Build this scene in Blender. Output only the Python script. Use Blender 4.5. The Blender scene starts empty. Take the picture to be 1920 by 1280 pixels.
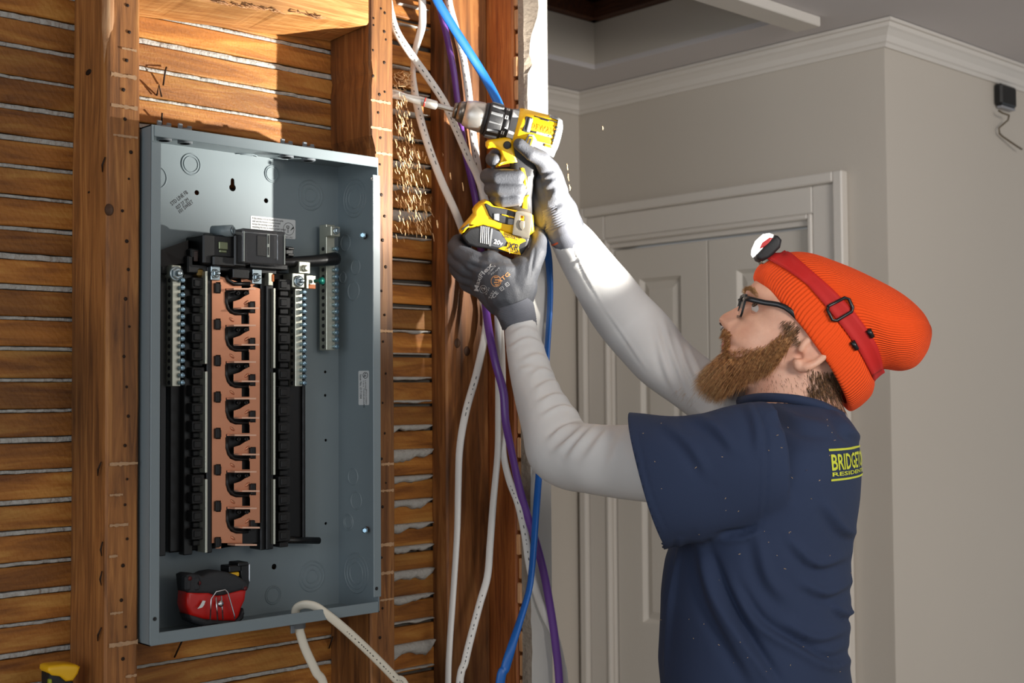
import bpy, bmesh, math, random
import numpy as np
from mathutils import Vector, Matrix, noise
from mathutils.bvhtree import BVHTree

random.seed(7)
S = bpy.context.scene
COL = S.collection
V = Vector
PI = math.pi

# ---------------------------------------------------------------- camera
F_PX, YAW, PITCH, ROLL = 2437.0, math.radians(47.1), math.radians(2.25), math.radians(-0.4)
CAM = V((-0.759, -1.54, 1.60))
def _cam_axis(v):
    x, y, z = v
    y2 = y*math.cos(PITCH) + z*math.sin(PITCH); z2 = -y*math.sin(PITCH) + z*math.cos(PITCH)
    return (x*math.cos(ROLL) - y2*math.sin(ROLL), x*math.sin(ROLL) + y2*math.cos(ROLL), z2)
_AX = _cam_axis((math.sin(YAW), 0, math.cos(YAW)))
_AY = _cam_axis((-math.cos(YAW), 0, math.sin(YAW)))
_AZ = _cam_axis((0, -1, 0))
CM = Matrix((_AX, _AY, _AZ))                      # camera axes (right, down, forward) to world
cam_data = bpy.data.cameras.new('camera'); cam_data.sensor_width = 36; cam_data.lens = F_PX/1920*36
cam_data.clip_start = 0.05; cam_data.clip_end = 60
cam = bpy.data.objects.new('camera', cam_data); COL.objects.link(cam)
R_, U_, B_ = CM @ V((1,0,0)), CM @ V((0,-1,0)), CM @ V((0,0,-1))
cam.matrix_world = Matrix(((R_.x,U_.x,B_.x,CAM.x),(R_.y,U_.y,B_.y,CAM.y),(R_.z,U_.z,B_.z,CAM.z),(0,0,0,1)))
cam_data.dof.use_dof = True; cam_data.dof.focus_distance = 1.84; cam_data.dof.aperture_fstop = 6.3
S.camera = cam
def ray(px, py): return CM @ V(((px-960)/F_PX, (py-640)/F_PX, 1.0))
def at(px, py, x=None, y=None, z=None, d=None):
    r = ray(px, py)
    t = (x-CAM.x)/r.x if x is not None else (y-CAM.y)/r.y if y is not None else (z-CAM.z)/r.z if z is not None else d
    return CAM + r*t
def on_plane(px, py, p0, n):
    r = ray(px, py); return CAM + r*((p0-CAM).dot(n)/r.dot(n))
def proj(P):
    c = CM.transposed() @ (V(P)-CAM); return 960+F_PX*c.x/c.z, 640+F_PX*c.y/c.z, c.z
VIEW = CM @ V((0,0,1))

# ---------------------------------------------------------------- world, lights, exposure
W = bpy.data.worlds.new('world'); S.world = W; W.use_nodes = True
bg = W.node_tree.nodes['Background']; bg.inputs[0].default_value = (0.86, 0.93, 1.0, 1); bg.inputs[1].default_value = 0.47
def area(name, loc, target, size, energy, color, size_y=None):
    l = bpy.data.lights.new(name, 'AREA'); l.energy = energy; l.color = color; l.size = size
    if size_y: l.shape = 'RECTANGLE'; l.size_y = size_y
    o = bpy.data.objects.new(name, l); COL.objects.link(o); o.location = loc
    o.rotation_euler = (V(target)-V(loc)).to_track_quat('-Z', 'Y').to_euler(); return o
area('window_daylight', (-3.0, -1.7, 1.8), (0.2, 0.0, 1.5), 1.5, 22, (0.86, 0.93, 1.0), 1.5)
area('room_lamp', (0.6, -3.0, 2.2), (0.9, -0.3, 1.5), 1.2, 10, (1.0, 0.93, 0.84), 0.8)
def spot(name, loc, target, angle, blend, energy, color, soft):
    l = bpy.data.lights.new(name, 'SPOT'); l.energy = energy; l.color = color; l.spot_size = math.radians(angle); l.spot_blend = blend; l.shadow_soft_size = soft
    o = bpy.data.objects.new(name, l); COL.objects.link(o); o.location = loc; o.rotation_euler = (V(target)-V(loc)).to_track_quat('-Z', 'Y').to_euler(); return o
spot('wall_fill_spot', (0.1, -2.6, 2.2), (1.95, 0.25, 1.65), 56, 0.6, 155, (1.0, 0.95, 0.90), 0.45)  # added unseen spot, brightens the door wall and hall
HEADLAMP = at(1407, 447, d=1.895)
spot('headlamp_flood', HEADLAMP, (0.56, 0.02, 2.10), 106, 0.75, 26, (1.0, 0.96, 0.88), 0.006)
spot('headlamp_beam', HEADLAMP, (0.40, 0.06, 2.12), 62, 0.65, 50, (1.0, 0.96, 0.88), 0.006)
S.view_settings.view_transform = 'Standard'; S.view_settings.look = 'None'
S.view_settings.exposure = 0.0; S.view_settings.gamma = 1.0; S.view_settings.use_curve_mapping = False

# ---------------------------------------------------------------- materials
def lin(c): return tuple((x/12.92 if x <= 0.04045 else ((x+0.055)/1.055)**2.4) for x in c)
def rgb(r, g, b): return lin((r/255, g/255, b/255))
def new_mat(name):
    m = bpy.data.materials.new(name); m.use_nodes = True
    return m, m.node_tree.nodes, m.node_tree.links, m.node_tree.nodes['Principled BSDF']
def plain(name, col, rough=0.5, metal=0.0, noise_amt=0.0, noise_scale=40, bump=0.0, bump_scale=200, coat=0.0, sss=0.0, dist=0.001):
    m, N, L, b = new_mat(name)
    b.inputs['Base Color'].default_value = (*col, 1); b.inputs['Roughness'].default_value = rough
    b.inputs['Metallic'].default_value = metal; b.inputs['Coat Weight'].default_value = coat
    if sss: b.inputs['Subsurface Weight'].default_value = sss; b.inputs['Subsurface Radius'].default_value = (0.008,0.003,0.0015)
    if noise_amt or bump:
        tc = N.new('ShaderNodeTexCoord')
    if noise_amt:
        n = N.new('ShaderNodeTexNoise'); n.inputs['Scale'].default_value = noise_scale; n.inputs['Detail'].default_value = 5
        L.new(tc.outputs['Object'], n.inputs['Vector'])
        mx = N.new('ShaderNodeMix'); mx.data_type = 'RGBA'
        mx.inputs['A'].default_value = (*[c*(1-noise_amt) for c in col], 1); mx.inputs['B'].default_value = (*[min(1, c*(1+noise_amt)) for c in col], 1)
        L.new(n.outputs['Fac'], mx.inputs['Factor']); L.new(mx.outputs['Result'], b.inputs['Base Color'])
    if bump:
        n2 = N.new('ShaderNodeTexNoise'); n2.inputs['Scale'].default_value = bump_scale; n2.inputs['Detail'].default_value = 4
        L.new(tc.outputs['Object'], n2.inputs['Vector'])
        bp = N.new('ShaderNodeBump'); bp.inputs['Strength'].default_value = bump; bp.inputs['Distance'].default_value = dist
        L.new(n2.outputs['Fac'], bp.inputs['Height']); L.new(bp.outputs['Normal'], b.inputs['Normal'])
    return m
def wood(name, dark, mid, light, axis='Z', rough=0.62, stretch=18, scale=9, saw=0.0, bump=0.35, dirt=0.25):
    m, N, L, b = new_mat(name)
    tc = N.new('ShaderNodeTexCoord'); oi = N.new('ShaderNodeObjectInfo')
    mp = N.new('ShaderNodeMapping'); L.new(tc.outputs['Object'], mp.inputs['Vector'])
    s = [stretch]*3; s['XYZ'.index(axis)] = 1.0; mp.inputs['Scale'].default_value = s
    ad = N.new('ShaderNodeVectorMath'); ad.operation = 'ADD'
    sc = N.new('ShaderNodeMath'); sc.operation = 'MULTIPLY'; sc.inputs[1].default_value = 40.0
    L.new(oi.outputs['Random'], sc.inputs[0]); L.new(mp.outputs[0], ad.inputs[0]); L.new(sc.outputs[0], ad.inputs[1])
    n1 = N.new('ShaderNodeTexNoise'); n1.inputs['Scale'].default_value = scale; n1.inputs['Detail'].default_value = 6; n1.inputs['Roughness'].default_value = 0.62; n1.inputs['Distortion'].default_value = 0.8
    L.new(ad.outputs[0], n1.inputs['Vector'])
    n2 = N.new('ShaderNodeTexNoise'); n2.inputs['Scale'].default_value = 3.2; n2.inputs['Detail'].default_value = 3
    ad2 = N.new('ShaderNodeVectorMath'); ad2.operation = 'ADD'; L.new(tc.outputs['Object'], ad2.inputs[0]); L.new(sc.outputs[0], ad2.inputs[1])
    L.new(ad2.outputs[0], n2.inputs['Vector'])
    r1 = N.new('ShaderNodeValToRGB'); e = r1.color_ramp.elements
    e[0].position = 0.30; e[0].color = (*dark, 1); e[1].position = 0.72; e[1].color = (*light, 1)
    k = r1.color_ramp.elements.new(0.52); k.color = (*mid, 1)
    L.new(n1.outputs['Fac'], r1.inputs['Fac'])
    r2 = N.new('ShaderNodeValToRGB'); r2.color_ramp.elements[0].position = 0.33; r2.color_ramp.elements[0].color = (1-dirt*1.6,)*3+(1,)
    r2.color_ramp.elements[1].position = 0.62; r2.color_ramp.elements[1].color = (1,1,1,1); L.new(n2.outputs['Fac'], r2.inputs['Fac'])
    mu = N.new('ShaderNodeMix'); mu.data_type = 'RGBA'; mu.blend_type = 'MULTIPLY'; mu.inputs['Factor'].default_value = 1.0
    L.new(r1.outputs[0], mu.inputs['A']); L.new(r2.outputs[0], mu.inputs['B'])
    hs = N.new('ShaderNodeHueSaturation'); mr = N.new('ShaderNodeMapRange'); mr.inputs['To Min'].default_value = 0.72; mr.inputs['To Max'].default_value = 1.22
    L.new(oi.outputs['Random'], mr.inputs['Value']); L.new(mr.outputs[0], hs.inputs['Value']); L.new(mu.outputs['Result'], hs.inputs['Color'])
    L.new(hs.outputs[0], b.inputs['Base Color']); b.inputs['Roughness'].default_value = rough
    hgt = n1.outputs['Fac']
    if saw:
        wv = N.new('ShaderNodeTexWave'); wv.wave_type = 'BANDS'; wv.bands_direction = 'DIAGONAL'; wv.inputs['Scale'].default_value = 55; wv.inputs['Distortion'].default_value = 5; wv.inputs['Detail'].default_value = 3; wv.inputs['Detail Scale'].default_value = 3
        L.new(ad2.outputs[0], wv.inputs['Vector'])
        mm = N.new('ShaderNodeMath'); mm.operation = 'MULTIPLY_ADD'; mm.inputs[1].default_value = saw; L.new(wv.outputs['Fac'], mm.inputs[0]); L.new(n1.outputs['Fac'], mm.inputs[2]); hgt = mm.outputs[0]
    bp = N.new('ShaderNodeBump'); bp.inputs['Strength'].default_value = bump; bp.inputs['Distance'].default_value = 0.003
    L.new(hgt, bp.inputs['Height']); L.new(bp.outputs['Normal'], b.inputs['Normal'])
    return m
M = {}
M['lath'] = wood('old_lath_wood', rgb(122,68,16), rgb(178,112,40), rgb(206,150,70), 'X', stretch=9, scale=6, saw=0.22, dirt=0.30)
M['stud'] = wood('old_stud_wood', rgb(98,58,24), rgb(154,98,47), rgb(188,130,70), 'Z', stretch=16, scale=6, dirt=0.34)
M['stud_red'] = wood('reddish_stud_wood', rgb(122,60,20), rgb(170,94,38), rgb(194,120,56), 'Z', stretch=22, scale=8, dirt=0.30)
M['stud_dark'] = wood('dirty_stud_wood', rgb(84,50,24), rgb(158,98,48), rgb(196,136,76), 'Z', stretch=12, scale=5, dirt=0.38)
M['block'] = wood('blocking_wood', rgb(170,106,48), rgb(214,152,84), rgb(236,186,120), 'X', stretch=18, scale=8)
M['splinter'] = wood('fresh_torn_wood', rgb(170,112,66), rgb(206,152,104), rgb(226,184,140), 'Z', stretch=25, scale=9)
M['plaster_key'] = plain('grey_plaster', rgb(176,174,168), 0.95, noise_amt=0.14, noise_scale=60, bump=0.9, bump_scale=140, dist=0.004)
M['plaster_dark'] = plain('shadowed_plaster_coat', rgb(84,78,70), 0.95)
M['plaster'] = plain('white_painted_plaster', rgb(205,202,196), 0.85, noise_amt=0.04, bump=0.25, bump_scale=180)
M['plaster_edge'] = plain('broken_plaster_edge', rgb(140,128,114), 0.95, noise_amt=0.2, noise_scale=80, bump=0.8, bump_scale=150, dist=0.004)
M['wallpaint'] = plain('greige_wall_paint', rgb(196,188,177), 0.8, noise_amt=0.02, noise_scale=3, bump=0.08, bump_scale=260)
M['ceilpaint'] = plain('ceiling_paint', rgb(205,200,200), 0.85, bump=0.05, bump_scale=200)
M['trimpaint'] = plain('white_trim_paint', rgb(214,208,200), 0.45)
M['doorpaint'] = plain('door_paint', rgb(208,202,193), 0.5)
M['dark'] = plain('dark_void', (0.004,0.004,0.004), 0.9)
M['floor'] = wood('floor_boards', rgb(96,66,40), rgb(140,100,64), rgb(160,120,80), 'X', stretch=12, scale=5)
M['floor'] = plain('pale_bounce_floor', rgb(205,188,165), 0.8, noise_amt=0.05)  # unseen floor, made pale so it bounces light onto the ceiling
M['nail'] = plain('rusty_nail', rgb(48,34,26), 0.6, 0.6)
M['atticwood'] = wood('attic_wood', rgb(50,24,10), rgb(84,44,18), rgb(110,62,28), 'Y')

# ---------------------------------------------------------------- mesh builder
ORG = {}
class MB:
    def __init__(s): s.v = []; s.f = []; s.m = []; s.sm = []
    def add(s, vs, fs, mi=0, smooth=False):
        o = len(s.v); s.v += [tuple(p) for p in vs]
        for f in fs: s.f.append([i+o for i in f]); s.m.append(mi); s.sm.append(smooth)
        return s
    def box(s, c, size, ax=None, bev=0.0, mi=0, taper=1.0):
        X, Y, Z = ax if ax else (V((1,0,0)), V((0,1,0)), V((0,0,1)))
        c = V(c); h = [a/2 for a in size]; b = min(bev, *[x*0.95 for x in h]) if bev else 0
        vs = []; fs = []
        if not b:
            for z in (-1,1):
                t = taper if z > 0 else 1
                for (x,y) in ((-1,-1),(1,-1),(1,1),(-1,1)): vs.append(c + X*h[0]*x*t + Y*h[1]*y*t + Z*h[2]*z)
            fs = [[3,2,1,0],[4,5,6,7],[0,1,5,4],[1,2,6,5],[2,3,7,6],[3,0,4,7]]
        else:
            idx = {}
            for x in (-1,1):
                for y in (-1,1):
                    for z in (-1,1):
                        for k in range(3):
                            d = [h[0],h[1],h[2]]
                            for j in range(3):
                                if j != k: d[j] -= b
                            idx[(x,y,z,k)] = len(vs); vs.append(c + X*d[0]*x + Y*d[1]*y + Z*d[2]*z)
            def q(*a): fs.append([idx[i] for i in a])
            for t in (-1,1):
                q(*[(t,y,z,0) for y,z in ((-1,-1),(1,-1),(1,1),(-1,1))][::t])
                q(*[(x,t,z,1) for x,z in ((-1,-1),(-1,1),(1,1),(1,-1))][::t])
                q(*[(x,y,t,2) for x,y in ((-1,-1),(1,-1),(1,1),(-1,1))][::t])
            for y in (-1,1):
                for z in (-1,1): q(*[(-1,y,z,1),(1,y,z,1),(1,y,z,2),(-1,y,z,2)][::(1 if y*z < 0 else -1)])
            for x in (-1,1):
                for z in (-1,1): q(*[(x,-1,z,0),(x,1,z,0),(x,1,z,2),(x,-1,z,2)][::(1 if x*z > 0 else -1)])
            for x in (-1,1):
                for y in (-1,1): q(*[(x,y,-1,0),(x,y,1,0),(x,y,1,1),(x,y,-1,1)][::(1 if x*y < 0 else -1)])
            for x in (-1,1):
                for y in (-1,1):
                    for z in (-1,1): q(*[(x,y,z,0),(x,y,z,1),(x,y,z,2)][::(1 if x*y*z > 0 else -1)])
        return s.add(vs, fs, mi)
    def bb(s, lo, hi, bev=0.0, mi=0):
        return s.box([(a+b)/2 for a,b in zip(lo,hi)], [abs(b-a) for a,b in zip(lo,hi)], None, bev, mi)
    def lathe(s, prof, p0, axis, n=24, mi=0, smooth=True, caps=True, ref=None, squash=1.0):
        """prof: [(distance along axis, radius)]"""
        a = V(axis).normalized(); p0 = V(p0)
        r = V(ref) if ref else (V((0,0,1)) if abs(a.z) < 0.9 else V((1,0,0)))
        u = (r - a*r.dot(a)).normalized(); w = a.cross(u)
        vs = []
        for t, rad in prof:
            for i in range(n):
                g = 2*PI*i/n; vs.append(p0 + a*t + u*(rad*math.cos(g)) + w*(rad*squash*math.sin(g)))
        fs = [[j*n+i, j*n+(i+1)%n, (j+1)*n+(i+1)%n, (j+1)*n+i] for j in range(len(prof)-1) for i in range(n)]
        if caps:
            fs.append(list(range(n))[::-1]); fs.append([(len(prof)-1)*n+i for i in range(n)])
        return s.add(vs, fs, mi, smooth)
    def cyl(s, p0, p1, r0, r1=None, n=16, mi=0, smooth=True):
        d = V(p1)-V(p0); return s.lathe([(0,r0),(d.length, r0 if r1 is None else r1)], p0, d, n, mi, smooth)
    def tube(s, pts, ra, rb=None, n=10, mi=0, ref=None, caps=True, twist=None):
        pts = [V(p) for p in pts]; vs = []; k = len(pts); up = V(ref) if ref else V((0,-1,0)); prev = None
        for j, p in enumerate(pts):
            t = (pts[min(j+1,k-1)]-pts[max(j-1,0)]).normalized()
            if prev is None or ref: u = up - t*up.dot(t)
            else: u = prev - t*prev.dot(t)
            if u.length < 1e-6: u = t.orthogonal()
            u.normalize(); prev = u; w = t.cross(u)
            a = ra[j] if hasattr(ra,'__len__') else ra; bq = a if rb is None else (rb[j] if hasattr(rb,'__len__') else rb)
            tw = twist[j] if twist else 0
            U = u*math.cos(tw)+w*math.sin(tw); Wv = w*math.cos(tw)-u*math.sin(tw)
            for i in range(n):
                g = 2*PI*i/n; vs.append(p + U*(a*math.cos(g)) + Wv*(bq*math.sin(g)))
        fs = [[j*n+i, j*n+(i+1)%n, (j+1)*n+(i+1)%n, (j+1)*n+i] for j in range(k-1) for i in range(n)]
        if caps: fs.append(list(range(n))[::-1]); fs.append([(k-1)*n+i for i in range(n)])
        return s.add(vs, fs, mi, True)
    def prism(s, poly, o, ux, uy, uz, mi=0):
        """extrude a 2D polygon; uz carries the depth"""
        o, ux, uy, uz = V(o), V(ux), V(uy), V(uz); n = len(poly)
        vs = [o+ux*x+uy*y for x,y in poly] + [o+ux*x+uy*y+uz for x,y in poly]
        fs = [list(range(n))[::-1], [n+i for i in range(n)]] + [[i,(i+1)%n,n+(i+1)%n,n+i] for i in range(n)]
        return s.add(vs, fs, mi)
    def grid(s, fn, nu, nv, mi=0, smooth=True, closed_u=False):
        vs = [fn(i/(nu if closed_u else nu-1), j/(nv-1)) for j in range(nv) for i in range(nu)]
        fs = [[j*nu+i, j*nu+(i+1)%nu, (j+1)*nu+(i+1)%nu, (j+1)*nu+i] for j in range(nv-1) for i in range(nu if closed_u else nu-1)]
        return s.add(vs, fs, mi, smooth)
    def ell(s, c, r, ax=None, n=16, m=10, mi=0):
        X,Y,Z = ax if ax else (V((1,0,0)),V((0,1,0)),V((0,0,1))); c = V(c)
        rr = r if hasattr(r,'__len__') else (r,r,r); vs = []; fs = []
        for j in range(m+1):
            th = PI*j/m
            for i in range(n):
                g = 2*PI*i/n; vs.append(c+X*(rr[0]*math.sin(th)*math.cos(g))+Y*(rr[1]*math.sin(th)*math.sin(g))+Z*(-rr[2]*math.cos(th)))
        for j in range(m):
            for i in range(n): fs.append([j*n+i, j*n+(i+1)%n, (j+1)*n+(i+1)%n, (j+1)*n+i])
        return s.add(vs, fs, mi, True)
    def build(s, name, mat, parent=None, label=None, smooth=None, kind=None, fix=True):
        me = bpy.data.meshes.new(name)
        o0 = ORG.get(parent.name, V((0,0,0))) if parent else V((0,0,0))
        me.from_pydata([(p[0]-o0[0],p[1]-o0[1],p[2]-o0[2]) for p in s.v], [], s.f)
        me.polygons.foreach_set('material_index', s.m)
        me.polygons.foreach_set('use_smooth', [x if smooth is None else smooth for x in s.sm])
        for mm in (mat if isinstance(mat,(list,tuple)) else [mat]): me.materials.append(mm)
        if fix:
            bm = bmesh.new(); bm.from_mesh(me); bmesh.ops.remove_doubles(bm, verts=bm.verts, dist=1e-7)
            bmesh.ops.recalc_face_normals(bm, faces=bm.faces); bm.to_mesh(me); bm.free()
        me.update()
        return link(name, me, parent, label, kind)
def link(name, me, parent=None, label=None, kind=None):
    o = bpy.data.objects.new(name, me); COL.objects.link(o)
    if parent: o.parent = parent; ORG[o.name] = ORG.get(parent.name, V((0,0,0)))
    if label: o['label'] = label
    if kind: o['kind'] = kind
    return o
def thing(name, loc, label, cat, group=None):
    o = bpy.data.objects.new(name, None); COL.objects.link(o); o.location = loc; o.empty_display_size = 0.05
    o['label'] = label; o['category'] = cat; ORG[o.name] = V(loc)
    if group: o['group'] = group
    return o
def struct_root(name, loc=(0,0,0)):
    o = bpy.data.objects.new(name, None); COL.objects.link(o); o.location = loc; o['kind'] = 'structure'; ORG[o.name] = V(loc); return o
def tag(o, label, cat, group=None):
    o['label'] = label; o['category'] = cat
    if group: o['group'] = group
    return o
def spline(pts, n):
    """Catmull-Rom through points (any dimension)"""
    P = [np.array(p, float) for p in pts]; P = [2*P[0]-P[1]]+P+[2*P[-1]-P[-2]]; out = []; segs = len(P)-3
    for k in range(n):
        t = k/(n-1)*segs; i = min(int(t), segs-1); t -= i; a,b,c,d = P[i:i+4]
        out.append(0.5*((2*b)+(c-a)*t+(2*a-5*b+4*c-d)*t*t+(3*b-a-3*c+d)*t**3))
    return out
def plate_mesh(loops, depth, bevel=0.0, bres=2):
    """flat shape with holes (2D loops) -> verts, faces; extruded to +-depth/2, rounded rim"""
    cu = bpy.data.curves.new('tmp', 'CURVE'); cu.dimensions = '2D'; cu.fill_mode = 'BOTH'
    cu.extrude = max(0, depth/2-bevel); cu.bevel_depth = bevel; cu.bevel_resolution = bres
    if bevel: cu.offset = -bevel
    for lp in loops:
        sp_ = cu.splines.new('POLY'); sp_.points.add(len(lp)-1); sp_.use_cyclic_u = True
        for i, p in enumerate(lp): sp_.points[i].co = (p[0], p[1], 0, 1)
    ob = bpy.data.objects.new('tmp', cu); COL.objects.link(ob)
    dg = bpy.context.evaluated_depsgraph_get(); me = bpy.data.meshes.new_from_object(ob.evaluated_get(dg))
    vs = [v.co.copy() for v in me.vertices]; fs = [list(p.vertices) for p in me.polygons]
    bpy.data.objects.remove(ob); bpy.data.curves.remove(cu); bpy.data.meshes.remove(me)
    return vs, fs
def add_plate(mb, loops, o, ux, uy, uz, depth, bevel=0.0, mi=0, bres=2, smooth=False):
    vs, fs = plate_mesh(loops, depth, bevel, bres); o, ux, uy, uz = V(o), V(ux), V(uy), V(uz)
    mb.add([o+ux*p.x+uy*p.y+uz*p.z for p in vs], fs, mi, smooth)
def text_mesh(txt, size, bold=0.0, align='LEFT', spacing=1.0):
    cu = bpy.data.curves.new('tmp', 'FONT'); cu.body = txt; cu.size = size; cu.offset = bold; cu.align_x = align; cu.space_character = spacing
    cu.resolution_u = 2
    ob = bpy.data.objects.new('tmp', cu); COL.objects.link(ob)
    dg = bpy.context.evaluated_depsgraph_get(); me = bpy.data.meshes.new_from_object(ob.evaluated_get(dg))
    vs = [v.co.copy() for v in me.vertices]; fs = [list(p.vertices) for p in me.polygons]
    bpy.data.objects.remove(ob); bpy.data.curves.remove(cu); bpy.data.meshes.remove(me)
    return vs, fs
def add_text(mb, txt, size, o, ux, uy, mi=0, sx=1.0, **k):
    vs, fs = text_mesh(txt, size, **k); o, ux, uy = V(o), V(ux), V(uy)
    mb.add([o+ux*(p.x*sx)+uy*p.y for p in vs], fs, mi)
def circle(cx, cy, r, n=20, ry=None): return [(cx+r*math.cos(2*PI*i/n), cy+(ry or r)*math.sin(2*PI*i/n)) for i in range(n)]
def rrect(x0, y0, x1, y1, r, n=4):
    out = []
    for cx, cy, a in ((x1-r,y1-r,0),(x0+r,y1-r,90),(x0+r,y0+r,180),(x1-r,y0+r,270)):
        for i in range(n+1):
            g = math.radians(a+90*i/n); out.append((cx+r*math.cos(g), cy+r*math.sin(g)))
    return out
def remesh(mb, voxel, smooth_it=4, smooth_f=0.5):
    """union of closed shells into one continuous surface -> (verts Nx3, polys)"""
    me = bpy.data.meshes.new('tmp'); me.from_pydata([tuple(p) for p in mb.v], [], mb.f); me.update()
    bm = bmesh.new(); bm.from_mesh(me); bmesh.ops.recalc_face_normals(bm, faces=bm.faces); bm.to_mesh(me); bm.free()
    ob = bpy.data.objects.new('tmp', me); COL.objects.link(ob)
    md = ob.modifiers.new('r', 'REMESH'); md.mode = 'VOXEL'; md.voxel_size = voxel; md.adaptivity = 0
    if smooth_it:
        ms = ob.modifiers.new('s', 'SMOOTH'); ms.iterations = smooth_it; ms.factor = smooth_f
    dg = bpy.context.evaluated_depsgraph_get(); m2 = bpy.data.meshes.new_from_object(ob.evaluated_get(dg))
    bpy.data.objects.remove(ob); bpy.data.meshes.remove(me)
    return m2
# ================================================================ the room
CEIL = 2.39
XD, YC, YF = 1.718, -0.058, 0.857      # door wall plane, outside corner, far wall
def sbox(name, lo, hi, mat, parent=None, bev=0.0):
    mb = MB(); mb.bb(lo, hi, bev); o = mb.build(name, mat, parent)
    if not parent: o['kind'] = 'structure'
    return o
sbox('floor', (-4.0,-4.0,-0.05), (4.5,1.0,0.0), M['floor'])
# ceiling with the attic hatch opening
HX, HY0, HY1 = 1.543, 0.062, 0.633
cb = MB(); T = 0.012
cb.bb((HX,-4.0,CEIL),(4.5,1.0,CEIL+T)); cb.bb((-1.5,HY1,CEIL),(HX,1.0,CEIL+T)); cb.bb((-1.5,-4.0,CEIL),(HX,HY0,CEIL+T)); cb.bb((-1.5,HY0,CEIL),(0.75,HY1,CEIL+T))
o = cb.build('ceiling', M['ceilpaint']); o['kind'] = 'structure'
hb = MB(); hb.bb((HX,HY0-0.02,CEIL+T),(HX+0.02,HY1+0.02,CEIL+0.115)); hb.bb((0.75,HY1,CEIL+T),(HX,HY1+0.02,CEIL+0.115)); hb.bb((0.75,HY0-0.02,CEIL+T),(HX,HY0,CEIL+0.115)); hb.bb((0.73,HY0-0.02,CEIL+T),(0.75,HY1+0.02,CEIL+0.115))
o = hb.build('trim_1', M['wallpaint']); o['kind'] = 'structure'; o['label'] = 'plastered sides of the attic hatch opening'
hb = MB()
for (a,b) in (((HX-0.02,HY0-0.05,CEIL+0.116),(HX+0.08,HY1+0.08,CEIL+0.16)), ((0.72,HY1-0.02,CEIL+0.116),(HX+0.08,HY1+0.08,CEIL+0.16)), ((0.72,HY0-0.1,CEIL+0.116),(HX+0.08,HY0,CEIL+0.16))): hb.bb(a,b,0.003)
hb.bb((0.6,-0.2,CEIL+0.42),(1.8,0.9,CEIL+0.45)); hb.bb((1.76,-0.2,CEIL+0.02),(1.80,0.9,CEIL+0.45)); hb.bb((0.6,0.86,CEIL+0.02),(1.8,0.90,CEIL+0.45)); hb.bb((0.6,-0.24,CEIL+0.02),(1.8,-0.2,CEIL+0.45)); hb.bb((0.58,-0.2,CEIL+0.02),(0.6,0.9,CEIL+0.45))
o = hb.build('trim_2', M['atticwood']); o['kind'] = 'structure'; o['label'] = 'dark wood framing inside the attic hatch'
hb = MB(); hb.bb((0.75,HY0-0.058,CEIL-0.022),(HX+0.03,HY0+0.004,CEIL-0.0005),0.002)
o = hb.build('trim_3', M['trimpaint']); o['kind'] = 'structure'; o['label'] = 'white board along the near edge of the hatch'
# far walls
DY0, DY1, DZ = 0.135, 0.747, 1.600+0.372   # door opening
wb = MB(); TH = 0.10
wb.bb((XD,YC,0),(XD+TH,DY0-0.02,CEIL)); wb.bb((XD,DY1+0.02,0),(XD+TH,YF+0.1,CEIL)); wb.bb((XD,DY0-0.02,DZ+0.02),(XD+TH,DY1+0.02,CEIL))
o = wb.build('wall_back', M['wallpaint']); o['kind'] = 'structure'
sbox('wall_right', (XD+0.1,YC,0), (4.5,YC+0.1,CEIL), M['wallpaint'])
sbox('wall_far', (0.2,YF,0), (XD,YF+0.1,CEIL), M['wallpaint'])
# crown moulding, mitred: profile (out from wall, down from ceiling)
CR = [(0,0.052),(0.006,0.052),(0.010,0.045),(0.014,0.042),(0.018,0.030),(0.027,0.020),(0.032,0.016),(0.034,0.008),(0.040,0.007),(0.040,0.0),(0,0)]
def crown(path, normals, name):
    mb = MB(); n = len(CR); vs = []
    for p, (nx, ny) in zip(path, normals):
        for a, d in CR: vs.append((p[0]+nx*a, p[1]+ny*a, CEIL-0.0015-d))
    fs = [[j*n+i, j*n+(i+1)%n, (j+1)*n+(i+1)%n, (j+1)*n+i] for j in range(len(path)-1) for i in range(n)]
    fs += [list(range(n)), [(len(path)-1)*n+i for i in range(n)]]
    mb.add(vs, fs); o = mb.build(name, M['trimpaint']); o['kind'] = 'structure'; return o
crown([(4.4,YC),(XD,YC),(XD,YF),(0.2,YF)], [(0,-1),(-1,-1),(-1,-1),(0,-1)], 'trim_4')
# door casing with backband
def casing(name):
    mb = MB(); W_ = 0.098; zt = DZ+0.012
    for (y0,y1,t) in ((0,0.012,0.016),(0.012,0.074,0.012),(0.074,W_,0.026)):
        mb.bb((XD-t,DY0-y1,0),(XD-0.0005,DY0-y0,zt+y1),0.003); mb.bb((XD-t,DY1+y0,0),(XD-0.0005,DY1+y1,zt+y1),0.003)
        mb.bb((XD-t,DY0-y0,zt+y0),(XD-0.0005,DY1+y0,zt+y1),0.003)
    mb.bb((XD,DY0-0.02,0),(XD+TH,DY0,DZ)); mb.bb((XD,DY1,0),(XD+TH,DY1+0.02,DZ)); mb.bb((XD,DY0-0.02,DZ),(XD+TH,DY1+0.02,DZ+0.02))
    o = mb.build(name, M['trimpaint']); o['kind'] = 'structure'; return o
casing('trim_5')
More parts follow.
